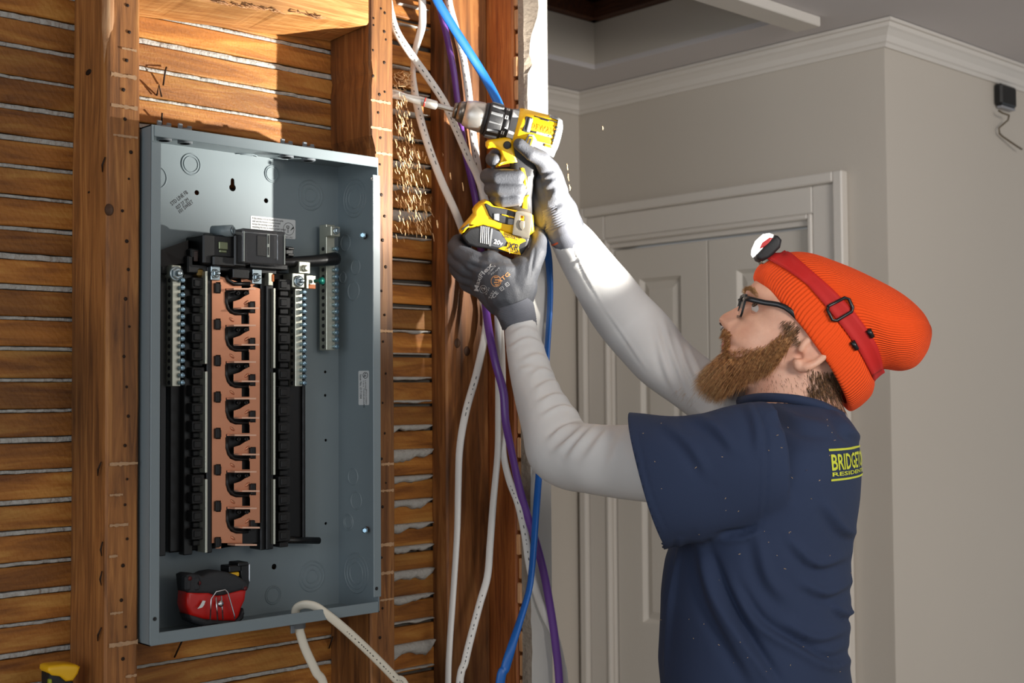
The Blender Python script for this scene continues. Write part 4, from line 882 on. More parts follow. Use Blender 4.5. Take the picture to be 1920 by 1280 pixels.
mb.build('print', M['whitemark'], rg)
mb = MB(); mb.lathe([(t6-0.001,0.0225),(t6+0.001,0.0255),(tt(964),0.0275),(tt(967),0.0280),(tt(967),0.02)],DA0,da,40); mb.build('gearbox', M['drillgrey'], drill)
mb = MB()
M['palegrey'] = plain('pale_grey_plastic',rgb(196,198,198),0.4)
for g,s in ((0.75,0.014),(-0.55,0.012)):
    mb = MB(); rd = dw*math.cos(g)-dd*math.sin(g); tg = da.cross(rd); mb.box(DA0+da*tt(960)+rd*0.0262,(0.011,s,0.004),(da,tg,rd),0.001); mb.build('gear_selector', M['palegrey'], drill)
g = 0.25; rd = dw*math.cos(g)-dd*math.sin(g); tg = da.cross(rd)
mb = MB(); mb.box(DA0+da*tt(984)+rd*0.0285,(0.012,0.024,0.004),(da,tg,rd),0.0015); mb.build('mode_window', M['drillblack'], drill)
mb = MB(); mb.box(DA0+da*(tt(984)+0.003)+rd*0.0298,(0.0065,0.022,0.004),(da,tg,rd),0.0015); mb.build('mode_switch', plain('blue_grey_plastic',rgb(136,146,158),0.35), drill)
# motor housing
tb0, tb1 = tt(966), tt(1043)
mb = MB(); mb.lathe([(tb0-0.001,0.024),(tb0,0.0290),(tb0+0.008,0.0305),(tb1-0.012,0.0305),(tb1-0.003,0.0285),(tb1,0.024),(tb1+0.001,0.01)],DA0,da,48); hous = mb.build('housing', M['drillyellow'], drill)
mb = MB(); mb.lathe([(tb1-0.020,0.0300),(tb1-0.019,0.0318),(tb1-0.006,0.0315),(tb1+0.002,0.0280),(tb1+0.005,0.020),(tb1+0.006,0.006)],DA0,da,48)
# the grey end cap leaves the side face open: keep only the rim away from the label side
keep = []
for i, f_ in enumerate(mb.f):
    c = sum((V(mb.v[j]) for j in f_), V((0,0,0)))/len(f_)-DA0; t = c.dot(da); r_ = c-da*t; ang = math.atan2(-r_.dot(dd), r_.dot(dw))
    if t > tb1-0.004 or abs(ang) > 1.05 or len(f_) > 4: keep.append(i)
mb.m = [mb.m[i] for i in keep]; mb.sm = [mb.sm[i] for i in keep]; mb.f = [mb.f[i] for i in keep]
mb.build('end_cap', M['drillgrey'], drill)
def side_patch(mb, px0, px1, a0, a1, r, nu=8, nv=8, th=0.0012):
    ta, tb_ = tt(px0), tt(px1)
    vs = []; fs = []
    for layer in (0, th):
        for j in range(nv+1):
            for i in range(nu+1): vs.append(on_axis(ta+(tb_-ta)*i/nu, a0+(a1-a0)*j/nv, r+layer))
    k = (nu+1)*(nv+1)
    for j in range(nv):
        for i in range(nu):
            q = j*(nu+1)+i; fs.append([q,q+1,q+nu+2,q+nu+1]); fs.append([k+q+nu+1,k+q+nu+2,k+q+1,k+q])
    rim = [i for i in range(nu+1)]+[(j+1)*(nu+1)-1 for j in range(1,nv+1)]+[nv*(nu+1)+i for i in range(nu-1,-1,-1)]+[j*(nu+1) for j in range(nv-1,0,-1)]
    for a_, b_ in zip(rim, rim[1:]+rim[:1]): fs.append([b_,a_,k+a_,k+b_])
    mb.add(vs, fs, 0, True)
for k in range(4):
    mb = MB(); side_patch(mb,1033,1037,0.42-k*0.22,0.42-k*0.22+0.12,0.0306,3,3,0.0009); mb.build('vent_slot', M['drillblack'], hous)
mb = MB(); side_patch(mb,990,1031,-0.10,0.0,0.0306,8,2,0.0007); mb.build('label_band', M['drillblack'], hous)
mb = MB(); side_patch(mb,992,1036,0.78,0.84,0.0306,8,2,0.0006); side_patch(mb,1004,1020,0.70,0.76,0.0306,4,2,0.0006); mb.build('groove', M['drillblack'], hous)
mb = MB(); side_patch(mb,1000,1046,-1.25,-0.42,0.0306,10,6,0.0016); mb.build('overmold', M['drillgrey'], hous)
mb = MB(); side_patch(mb,1022,1036,-0.56,-0.44,0.0323,4,2,0.0008); mb.build('yellow_tab', M['drillyellow'], hous)
def axis_text(txt, size, t, ang, r, mat, name, sx=1.0, bold=0.0002):
    mb = MB(); vs, fs = text_mesh(txt, size, bold=bold); mb.add([on_axis(t+p.x*sx, ang+p.y/r, r) for p in vs], fs); mb.build(name, mat, hous)
M['logo'] = plain('embossed_yellow', rgb(176,118,4), 0.4)
axis_text('DEWALT', 0.0125, tt(990.5), 0.10, 0.0310, M['logo'], 'logo', 0.82, 0.0005)
axis_text('BRUSHLESS XR', 0.0046, tt(1003), -0.085, 0.0316, M['whitemark'], 'print', 0.78)
# window of the motor housing near the thumb
mb = MB(); lp = [duv(x,y,0.027) for x,y in ((984,265),(991,251),(1000,252),(1006,262),(1002,272),(995,281),(988,279))]
add_plate(mb,[lp],DA0+dw*0.028,da,-dd,dw,0.007,0.0012); mb.build('overmold', M['drillgrey'], drill)
mb = MB(); add_plate(mb,[[duv(x,y,0.031) for x,y in ((985.5,273),(992,256),(999,256),(1000,261),(994,278),(989,279))]],DA0+dw*0.0312,da,-dd,dw,0.004,0.0008); mb.build('yellow_frame', M['drillyellow'], drill)
mb = MB(); add_plate(mb,[[duv(x,y,0.033) for x,y in ((988,273),(993,259.5),(997.5,260),(992.5,275))]],DA0+dw*0.0333,da,-dd,dw,0.0008,0.0); mb.build('opening', M['ink'], drill)
# handle, trigger guard, trigger
def dplate(name, pts, w, depth, bev, mat, label=None, parent=None, holes=()):
    mb = MB(); add_plate(mb,[[duv(x,y,w) for x,y in lp] for lp in (pts,)+tuple(holes)],DA0+dw*(w-depth/2),da,-dd,dw,depth,bev,bres=3,smooth=True)
    return mb.build(name, mat, parent or drill, label)
dplate('handle', ((945,258),(1000,275),(1012,290),(1010,312),(1002,340),(998,370),(999,402),(950,392),(954,365),(960,335),(958,308)), 0.017, 0.034, 0.010, M['drillblack'])
dplate('handle_insert', ((975,314),(983,315),(987,330),(989,345),(985,356),(980,362),(979,352),(982,340),(979,326)), 0.0185, 0.008, 0.002, M['drillyellow'])
dplate('handle_insert', ((981,372),(985,367),(993,365),(991,372),(989,392),(979,390)), 0.0185, 0.008, 0.002, M['drillyellow'])
dplate('handle_overmold', ((988,330),(996,330),(994,352),(985,365),(978,385),(972,388),(975,368),(986,352)), 0.0180, 0.006, 0.002, M['drillgrey'])
dplate('trigger_guard', ((912,266),(917,262),(930,260),(942,258),(958,256),(963,268),(967,291),(972,305),(955,306),(942,309),(931,314),(929,311),(938,302),(941,292),(938,283),(931,278),(924,276),(915,279),(912,274)), 0.019, 0.038, 0.005, M['drillyellow'])
mb = MB(); c = dp(951,272,0.0195); mb.lathe([(-0.002,0.0062),(0.0016,0.0060),(0.0020,0.0045)],c,dw,16); mb.build('direction_button', M['drillblack'], drill)
dplate('trigger', ((938,284),(956,280),(958,306),(944,308),(940,300),(942,293)), 0.009, 0.018, 0.003, M['drillblack'])
# foot and battery
FT = 0.062
dplate('foot', ((862,436),(871,424),(880,414),(889,403),(888,396),(893,388),(901,381),(912,376),(920,380),(926,387),(950,392),(975,397),(1000,404),(1002,434),(994,441),(961,440),(945,436),(923,427),(906,422),(892,427),(878,427),(866,440)), FT/2, FT, 0.005, M['drillyellow'])
dplate('foot_overmold', ((908,383),(912,381),(922,387),(949,392),(967,398),(968,422),(952,421),(938,418),(924,412),(917,404),(914,396)), FT/2+0.002, 0.006, 0.002, M['drillblack'])
for lp, mt in (((( 926,400),(936,401),(936,414),(926,412)),'drillgrey'),(((953,410),(965,411),(964,422),(952,420)),'drillgrey'),(((941,401),(966,407),(966,410),(941,403.5)),'drillyellow')):
    dplate('foot_button' if mt == 'drillgrey' else 'charge_slot', lp, FT/2+0.0032, 0.003, 0.0008, M[mt])
dplate('foot_vent', ((864,430),(880,418),(878,424),(868,431)), FT/2+0.001, 0.003, 0.0006, M['drillblack'])
bat = dplate('battery', ((867,441),(880,428),(893,425),(907,421),(924,427),(946,436),(962,441),(993,444),(992,452),(987,466),(978,479),(960,476),(917,467),(893,464),(878,459),(870,450)), FT/2+0.001, FT+0.004, 0.004, M['drillblack'], 'black battery pack')
WB = FT/2+0.0015
dplate('battery_panel', ((926,430),(944,437),(953,448),(942,465),(919,461),(923,432)), WB, 0.0016, 0.0004, plain('grey_decal',rgb(84,86,90),0.4), parent=bat)
dplate('battery_emblem', ((936,431),(947,435),(962,441),(985,449),(986,452),(975,457),(972,464),(977,478),(960,475),(934,466),(943,462),(950,462),(952,455),(945,444)), WB+0.0003, 0.0016, 0.0004, M['drillyellow'], parent=bat)
for k in range(5):
    x = 901.5+k*3.6; dplate('battery_stripe', ((x,423.5+k*0.6),(x+1.3,423.8+k*0.6),(x+0.1,455+k*0.8),(x-1.2,454.7+k*0.8)), WB+0.0003, 0.0014, 0.0002, M['whitemark'], parent=bat)
dplate('battery_stripe', ((920.5,428),(924,429),(920,462),(916.5,461)), WB+0.0003, 0.0014, 0.0003, M['drillgrey'], parent=bat)
def dtext(txt, px, py, px2, py2, hpx, w, mat, bold=0.0003, shear=0.0):
    a_, b_ = dp(px,py,w), dp(px2,py2,w); ux = (b_-a_); Lw = ux.length; ux.normalize(); uy = dw.cross(ux)
    vs, fs = text_mesh(txt, 1.0, bold=0.02); mx = max(p.x for p in vs); h = (dp(px,py,w)-dp(px,py-hpx,w)).length; hy = max(p.y for p in vs)
    mb = MB(); mb.add([a_+ux*(p.x/mx*Lw+shear*p.y/hy*h)+uy*(p.y/hy*h) for p in vs], fs); return mb.build('print', mat, bat)
dtext('20v', 925,456,942,460.5, 8.5, WB+0.0010, M['whitemark'])
dtext('DEWALT', 945,444,974,451, 5.5, WB+0.0013, M['ink'])
dtext('XR', 951,466,972,471.5, 13, WB+0.0013, M['ink']); dtext('LITHIUM ION', 947,469.5,970,474.5, 2.6, WB+0.0013, M['ink'])
dplate('belt_hook', ((966,402),(967,397),(971,395),(978,395),(992,398),(997,401),(998,406),(997,414),(992.5,446),(990,447.5),(961.5,440),(960.5,438),(964,412)), FT/2+0.007, 0.0022, 0.0008, M['hooksteel'], 'bare steel belt hook',
       holes=(((976,404),(983,405),(982,424),(978,428),(975,424)),))
dplate('belt_hook_screw', ((975.5,409),(986,411),(986,414),(975,412)), FT/2+0.0065, 0.003, 0.0005, M['drillyellow'])
dplate('belt_hook_tongue', ((976,413),(984,415),(983,427),(979,432),(974,427),(973,419)), FT/2+0.009, 0.003, 0.001, M['hooksteel'])
# ================================================================ the electrician
def skin_mat(name, col):
    m, N, L, b = new_mat(name)
    tc = N.new('ShaderNodeTexCoord'); n = N.new('ShaderNodeTexNoise'); n.inputs['Scale'].default_value = 28; n.inputs['Detail'].default_value = 6
    L.new(tc.outputs['Object'], n.inputs['Vector'])
    r = N.new('ShaderNodeValToRGB'); r.color_ramp.elements[0].position = 0.3; r.color_ramp.elements[0].color = (col[0]*0.80,col[1]*0.66,col[2]*0.62,1)
    r.color_ramp.elements[1].position = 0.7; r.color_ramp.elements[1].color = (*col,1); L.new(n.outputs['Fac'], r.inputs['Fac']); L.new(r.outputs[0], b.inputs['Base Color'])
    b.inputs['Roughness'].default_value = 0.5; b.inputs['Subsurface Weight'].default_value = 0.12; b.inputs['Subsurface Radius'].default_value = (0.010,0.004,0.002)
    n2 = N.new('ShaderNodeTexNoise'); n2.inputs['Scale'].default_value = 420; L.new(tc.outputs['Object'], n2.inputs['Vector'])
    bp = N.new('ShaderNodeBump'); bp.inputs['Strength'].default_value = 0.25; bp.inputs['Distance'].default_value = 0.0008; L.new(n2.outputs['Fac'], bp.inputs['Height']); L.new(bp.outputs['Normal'], b.inputs['Normal'])
    return m
M['skin'] = skin_mat('fair_skin', rgb(238,190,164))
M['lip'] = skin_mat('lip_skin', rgb(206,128,116))
M['navy'] = plain('navy_cotton', rgb(37,50,78), 0.9, noise_amt=0.10, noise_scale=9, bump=0.25, bump_scale=900, dist=0.0006)
M['sleeve'] = plain('grey_white_sleeve_cloth', rgb(204,203,202), 0.88, noise_amt=0.05, noise_scale=7, bump=0.18, bump_scale=1100, dist=0.0005)
M['glove'] = plain('grey_coated_glove', rgb(72,74,80), 0.62, noise_amt=0.10, noise_scale=50, bump=0.5, bump_scale=500, dist=0.001)
M['gloveknit'] = plain('grey_knit', rgb(100,102,110), 0.85, noise_amt=0.08, noise_scale=90, bump=0.4, bump_scale=900)
M['pants'] = plain('dark_work_trousers', rgb(60,58,54), 0.9, bump=0.3, bump_scale=700)
M['boot'] = plain('brown_boot_leather', rgb(92,62,38), 0.6, bump=0.3, bump_scale=200)
M['frame'] = plain('black_glasses_frame', rgb(22,23,26), 0.28)
def hair_mat(name, a, b_):
    m, N, L, bs = new_mat(name); tc = N.new('ShaderNodeTexCoord'); n = N.new('ShaderNodeTexNoise'); n.inputs['Scale'].default_value = 240
    L.new(tc.outputs['Object'], n.inputs['Vector']); r = N.new('ShaderNodeValToRGB'); r.color_ramp.elements[0].position = 0.36; r.color_ramp.elements[0].color = (*a,1); r.color_ramp.elements[1].position = 0.66; r.color_ramp.elements[1].color = (*b_,1)
    L.new(n.outputs['Fac'], r.inputs['Fac']); L.new(r.outputs[0], bs.inputs['Base Color']); bs.inputs['Roughness'].default_value = 0.45; return m
M['beard'] = hair_mat('auburn_beard_hair', rgb(128,78,36), rgb(208,152,94))
M['beardlight'] = hair_mat('blond_beard_hair', rgb(150,106,56), rgb(222,186,134))
M['hair'] = hair_mat('brown_hair', rgb(66,44,26), rgb(150,112,74))

HD = 1.92; HO = at(1470, 640, d=HD); PH = math.radians(6)
F1 = (-R_*math.cos(PH)+VIEW*math.sin(PH)).normalized(); LW = (-VIEW*math.cos(PH)-R_*math.sin(PH)).normalized(); TI = math.radians(30)
fh = (F1*math.cos(TI)+U_*math.sin(TI)).normalized(); uh = (U_*math.cos(TI)-F1*math.sin(TI)).normalized()
def hp(px, py, w=0.0): return on_plane(px, py, HO+LW*w, LW)
def hl(px, py, w=0.0): q = hp(px,py,w)-HO; return q.dot(fh), q.dot(uh)
def HP(f, u, y): return HO+fh*f+uh*u+LW*y
person = thing('person', V((HO.x+0.06,HO.y-0.02,0)), 'person in orange beanie and navy t-shirt reaching up to drill the stud', 'person')
# ------------------------------------------------ head
def interp(tab, x):
    if x <= tab[0][0]: return tab[0][1]
    for (a,va),(b_,vb) in zip(tab, tab[1:]):
        if x <= b_: t = (x-a)/(b_-a); t = t*t*(3-2*t); return va+(vb-va)*t
    return tab[-1][1]
fr_px = [(1446,478),(1434,500),(1423,519),(1409,534),(1398.5,546),(1396.5,556),(1395.5,565),(1392,577),(1386,590),(1376,604),(1364,615),(1360,623),(1355.5,631),(1357.5,640),(1352,647),(1354,657),(1347,670),(1343,684),(1349,698),(1366,708)]
FR = sorted([(hl(*p)[1], hl(*p)[0]) for p in fr_px])
no_px = [(1395.5,565),(1385,573),(1372,580),(1358,587),(1350,594),(1349,602),(1353,611),(1361,618)]
NO = sorted([(hl(*p)[1], hl(*p)[0]) for p in no_px])
def lerp_tab(tab, x):
    xs = [a for a,_ in tab]; return float(np.interp(x, xs, [b for _,b in tab]))
BK = [(-0.085,-0.03),(-0.06,-0.055),(-0.03,-0.085),(0.0,-0.102),(0.04,-0.110),(0.075,-0.104),(0.10,-0.082),(0.118,-0.03)]
HW = [(-0.090,0.030),(-0.080,0.040),(-0.068,0.049),(-0.05,0.058),(-0.03,0.066),(0.0,0.073),(0.03,0.077),(0.06,0.076),(0.085,0.066),(0.105,0.046),(0.118,0.016)]
TOPF = [(0.07,0.0),(0.09,0.014),(0.105,0.034),(0.118,0.062)]
def head_point(u, th):
    ff = lerp_tab(FR, u) if u < FR[-1][0] else lerp_tab(FR, FR[-1][0])-interp(TOPF, u)*0.9
    fb = interp(BK, u); hw = interp(HW, u); fc = (ff+fb)/2+0.004; c, s = math.cos(th), math.sin(th)
    e = 0.86
    f = fc+(ff-fc if c > 0 else fc-fb)*math.copysign(abs(c)**e, c); y = hw*math.copysign(abs(s)**e, s)
    # nose
    nz = lerp_tab(NO, u)-lerp_tab(FR, u) if NO[0][0] < u < NO[-1][0] else 0
    if c > 0 and nz > 0:
        k = (NO[-1][0]-u)/(NO[-1][0]-NO[0][0]); wn = 0.0075+0.0085*k
        f += nz*math.exp(-(abs(y)/wn)**2.6)
        al = math.exp(-((u-(NO[0][0]+0.010))/0.008)**2)*math.exp(-((abs(y)-0.0135)/0.0062)**2); f += 0.0100*al; 
    if c > 0:
        f -= 0.0115*math.exp(-((u-0.019)/0.012)**2)*math.exp(-((abs(y)-0.036)/0.017)**2)        # eye sockets
        f += 0.0045*math.exp(-((u-0.036)/0.008)**2)*math.exp(-((abs(y)-0.028)/0.022)**2)         # brow
        f += 0.0040*math.exp(-((u+0.012)/0.018)**2)*math.exp(-((abs(y)-0.044)/0.016)**2)         # cheeks
    return HP(f, u, y)
bodyb = MB(); nu, nv = 150, 120; us = np.linspace(-0.088, 0.117, nv)
vs = [head_point(us[j], 2*PI*i/nu) for j in range(nv) for i in range(nu)]
bodyb.add(vs, [[j*nu+i,j*nu+(i+1)%nu,(j+1)*nu+(i+1)%nu,(j+1)*nu+i] for j in range(nv-1) for i in range(nu)]+[list(range(nu))[::-1],[(nv-1)*nu+i for i in range(nu)]])
# ear (near and far): bowl with rim and lobe
for sg in (1,-1):
    ep = spline([(-0.020,-0.006),(-0.019,0.006),(-0.024,0.020),(-0.034,0.031),(-0.046,0.030),(-0.053,0.016),(-0.050,0.000),(-0.043,-0.014),(-0.034,-0.023),(-0.027,-0.024),(-0.022,-0.016)], 30)
    bodyb.tube([HP(p[0],p[1],sg*(0.078+(0.004 if p[0] < -0.035 else 0))) for p in ep], [0.0052+0.0025*max(0,min(1,(-p[1]-0.008)/0.012)) for p in ep], n=10)
    bodyb.ell(HP(-0.031,-0.021,sg*0.077),(0.010,0.009,0.006),(fh,uh,LW),12,8)
    bodyb.ell(HP(-0.038,0.008,sg*0.073),(0.017,0.025,0.006),(fh,uh,LW),12,8)
# neck, torso, arms inside the clothes, legs
BD = 1.87; PB = math.radians(13); LB = (-VIEW*math.cos(PB)-R_*math.sin(PB)).normalized(); BO = at(1430,1000,d=BD)
LB = V((LB.x, LB.y, 0)).normalized()
def bp_(px, py, w=0.0): return on_plane(px, py, BO+LB*w, LB)
def ring_loft(mb, rows, lat, fn, n=40, ex=0.85, mi=0, bow=None):
    """rows: (px,py front, px,py back, half width across)"""
    vs = []
    for r in rows:
        A, Bq, hw = fn(r[0],r[1]), fn(r[2],r[3]), r[4]; c = (A+Bq)/2+(lat*r[5] if len(r) > 5 else V((0,0,0))); h = (A-Bq)/2
        for i in range(n):
            g = 2*PI*i/n; cc, ss = math.cos(g), math.sin(g); vs.append(c+h*math.copysign(abs(cc)**ex,cc)+lat*(hw*math.copysign(abs(ss)**ex,ss)))
    k = len(rows)
    mb.add(vs, [[j*n+i,j*n+(i+1)%n,(j+1)*n+(i+1)%n,(j+1)*n+i] for j in range(k-1) for i in range(n)]+[list(range(n))[::-1],[(k-1)*n+i for i in range(n)]], mi, True)
ring_loft(bodyb, [(1420,610,1560,600,.054),(1398,660,1566,650,.060),(1400,700,1572,700,.062),(1398,735,1576,745,.064),(1390,775,1590,790,.075),(1375,820,1600,840,.10)], LB, lambda a,b_: on_plane(a,b_,HO,LB))
ring_loft(bodyb, [(1395,800,1590,810,.07),(1350,850,1600,850,.17),(1330,900,1606,900,.175),(1310,960,1600,960,.165),(1290,1050,1590,1050,.15),(1275,1150,1585,1150,.145),(1270,1280,1590,1280,.15),(1270,1420,1600,1420,.155),(1290,1500,1590,1500,.14)], LB, bp_, ex=0.92)
def limb(mb, rows, n=24, mi=0, flat=1.0, caps=True):
    """rows: (px, py, depth, half width in px)"""
    P = spline([tuple(at(r[0],r[1],d=r[2]))+(r[3]*r[2]/F_PX,) for r in rows], max(12, len(rows)*6))
    mb.tube([V(p[:3]) for p in P], [p[3]*flat for p in P], [p[3] for p in P], n, mi, ref=tuple(-VIEW), caps=caps); return P
dn = proj(dp(973,605,.052))[2]; df = proj(dp(1062,439,-.004))[2]
NEAR = [(1430,864,1.70,86),(1330,872,1.715,82),(1190,866,1.775,72),(1110,860,1.82,65),(1057,849,1.855,64),(1032,797,1.89,55),(1010,745,1.925,47),(993,690,dn-.045,40),(982,645,dn-.02,34),(974,605,dn,29)]
FAR = [(1390,790,1.98,60),(1335,745,2.02,54),(1250,681,2.08,58),(1207,634,2.115,61),(1172,592,2.12,59),(1131,537,2.09,53),(1097,487,df+.035,46),(1061,438,df,37)]
limb(bodyb, [(a,b_,d,h*0.70) for a,b_,d,h in NEAR[:-1]]+[(971,600,dn,15)]); limb(bodyb, [(a,b_,d,h*0.70) for a,b_,d,h in FAR[:-1]]+[(1055,428,df,15)])
hipc = bp_(1430,1450); 
for sg in (1,-1):
    hipj = V((hipc.x,hipc.y,0.92))+LB*(0.09*sg); knee = V((hipj.x,hipj.y,0.50))+F1*(0.03+0.02*sg)+LB*0.02*sg; ank = V((hipj.x,hipj.y,0.09))+LB*0.04*sg+F1*0.05*sg
    bodyb.tube([hipj+V((0,0,0.05)),hipj-V((0,0,0.1)),knee,knee-V((0,0,0.12)),ank],[0.085,0.080,0.055,0.052,0.036],n=16)
bm_ = remesh(bodyb, 0.0027, 3, 0.5)
bm_.name = 'body'; body = link('body', bm_, person); bm_.materials.append(M['skin']); bm_.materials.append(M['lip'])
bm_.transform(Matrix.Translation(-ORG[person.name]))
og = ORG[person.name]
def local_h(p): q = p-HO; return q.dot(fh), q.dot(uh), q.dot(LW)
um, ul = hl(1357.5,640)[1], hl(1354,657)[1]; uu = hl(1360,625)[1]
bm_.polygons.foreach_set('use_smooth', [True]*len(bm_.polygons))
def arr(coll, attr, k=3): a_ = np.empty(len(coll)*k); coll.foreach_get(attr, a_); return a_.reshape(-1,k) if k > 1 else a_
PC = arr(bm_.polygons, 'center')+np.array(og); PL = np.stack([(PC-np.array(HO))@np.array(q) for q in (fh,uh,LW)], 1)
mi_ = ((PL[:,0] > 0.045)&(abs(PL[:,2]) < 0.026)&(PL[:,1] > ul-0.001)&(PL[:,1] < uu-0.002-abs(PL[:,2])*0.15)).astype(np.int32)
bm_.polygons.foreach_set('material_index', mi_)
FACE = [bm_.polygons[int(i)] for i in np.nonzero((PL[:,1] < 0.03)&(PL[:,0] > -0.02)&(PL[:,1] > -0.13)&(abs(PL[:,2]) < 0.085))[0]]
vco = arr(bm_.vertices, 'co')+np.array(og); lv = np.empty(len(bm_.loops), np.int32); bm_.loops.foreach_get('vertex_index', lv)
hs_ = np.array(vco)[:,2] > 1.40; ok = [int(i) for i in np.nonzero(PC[:,2] > 1.42)[0]]
rm = {}; bvv = []; bvf = []
for i in ok:
    f_ = []
    for vi in bm_.polygons[i].vertices:
        if vi not in rm: rm[vi] = len(bvv); bvv.append(vco[vi].tolist())
        f_.append(rm[vi])
    bvf.append(f_)
BV = BVHTree.FromPolygons(bvv, bvf)
# eyes
M['eyewhite'] = plain('eye_white', rgb(226,220,214), 0.25); M['iris'] = plain('brown_iris', rgb(74,52,34), 0.2)
for sg in (1,-1):
    f0,u0 = hl(1416,574,0.033); c = HP(f0-0.0075,u0,sg*0.0335); gz = (fh*0.86+uh*0.28+LW*(0.42*sg)).normalized()
    mb = MB(); mb.ell(c, 0.0122, n=20, m=14); e = mb.build('eye', M['eyewhite'], person)
    mb = MB(); mb.lathe([(0.0105,0.0062),(0.0118,0.0058),(0.0124,0.0026)],c,gz,18); mb.build('iris', M['iris'], e)
    mb = MB(); mb.lathe([(0.0122,0.0025),(0.0127,0.0020)],c,gz,12); mb.build('pupil', M['ink'], e)
    mb = MB()
    for (p0,p1) in ((0.42,1.9),(-0.62,-1.9)):
        mb.grid(lambda a,b_: c+(fh*math.cos(p0+(p1-p0)*b_)*math.cos((a-0.5)*2.6)+uh*math.sin(p0+(p1-p0)*b_)+LW*math.cos(p0+(p1-p0)*b_)*math.sin((a-0.5)*2.6))*0.0134, 14, 7)
    mb.build('eyelid', M['skin'], e)
# nostril shadow hollow and septum ring
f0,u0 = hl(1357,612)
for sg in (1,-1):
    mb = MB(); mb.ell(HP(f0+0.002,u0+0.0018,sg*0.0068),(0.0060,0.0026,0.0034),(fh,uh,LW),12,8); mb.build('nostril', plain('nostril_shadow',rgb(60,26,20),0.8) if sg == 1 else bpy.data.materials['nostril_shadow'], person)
mb = MB(); c = HP(*hl(1354.5,613), 0.0); mb.tube([c+LW*(0.0058*math.cos(g))+(uh*0.9-fh*0.0)*(0.0055*math.sin(g)) for g in np.linspace(PI*0.95,PI*2.05,14)],0.0011,n=8)
for sg in (1,-1): mb.ell(c+LW*0.0058*sg+uh*0.0004,0.0018,n=10,m=8)
mb.build('septum_ring', M['chrome'], person, 'small silver septum ring')
# ------------------------------------------------ glasses
M['lens'] = None
m, N, L, b = new_mat('spectacle_glass'); b.inputs['Base Color'].default_value = (0.97,0.98,0.98,1); b.inputs['Roughness'].default_value = 0.02; b.inputs['Transmission Weight'].default_value = 1.0; b.inputs['IOR'].default_value = 1.12; M['lens'] = m
ft,ut = hl(1404,553,0.058); fb_,ub = hl(1389,598,0.020)
lt = HP(ft,ut,0)-HO; lb_ = HP(fb_,ub,0)-HO
gup = (lt-lb_); gh = gup.length; gup.normalize(); gfw = gup.cross(LW); gfw = gfw if gfw.dot(fh) > 0 else -gfw
gc = HO+(lt+lb_)/2+fh*0.004
gl = MB(); frm = None
glasses = None
for sg in (1,-1):
    def wrap(p): y = p[0]; return gc+LW*(sg*(0.034+p[0]))+gup*p[1]-gfw*(0.10*max(0,(0.034+p[0]))**1.35)
    outer = rrect(-0.027,-gh/2,0.027,gh/2,0.010,5); inner = rrect(-0.0240,-gh/2+0.0026,0.0240,gh/2-0.0044,0.008,5)
    k = len(outer); vs = []
    for d_ in (0,0.0030):
        vs += [wrap(p)+gfw*d_ for p in outer]+[wrap(p)+gfw*d_ for p in inner]
    fs = []
    for i in range(k):
        j = (i+1)%k; fs += [[i,j,k+j,k+i],[2*k+k+i,2*k+k+j,2*k+j,2*k+i],[i,2*k+i,2*k+j,j],[k+j,3*k+j,3*k+i,k+i]]
    gl.add(vs, fs)
gl.tube([gc+LW*0.008+gup*0.006,gc+gfw*0.004+gup*0.009,gc-LW*0.008+gup*0.006],0.0022,n=8)
glasses = gl.build('eyeglasses', M['frame'], person, 'black framed eyeglasses')
for sg in (1,-1):
    mb = MB(); inner = rrect(-0.0244,-gh/2+0.0023,0.0244,gh/2-0.0035,0.008,5)
    vs = [gc+LW*(sg*(0.034+p[0]))+gup*p[1]-gfw*(0.10*max(0,(0.034+p[0]))**1.35)+gfw*d_ for d_ in (0.0008,0.0020) for p in inner]; k = len(inner)
    mb.add(vs, [list(range(k))[::-1],[k+i for i in range(k)]]+[[i,(i+1)%k,k+(i+1)%k,k+i] for i in range(k)]); mb.build('lens', M['lens'], glasses)
    hg = gc+LW*(sg*0.062)+gup*(gh/2-0.007)-gfw*(0.10*0.062**1.35); e1 = HP(*hl(1474,577,0.078), 0.080)-HO
    e1 = HO+fh*e1.dot(fh)+uh*e1.dot(uh)+LW*(sg*0.0795); e2 = e1-fh*0.045-uh*0.012
    mb = MB(); pts = spline([tuple(hg+gfw*0.002),tuple(hg+LW*sg*0.006-gfw*0.004),tuple(hg.lerp(e1,0.4)+LW*sg*0.003),tuple(e1),tuple(e2)],16)
    mb.tube([V(p) for p in pts],[0.0018]*16,[0.0040]*16,10,ref=tuple(LW)); mb.build('temple', M['frame'], glasses)
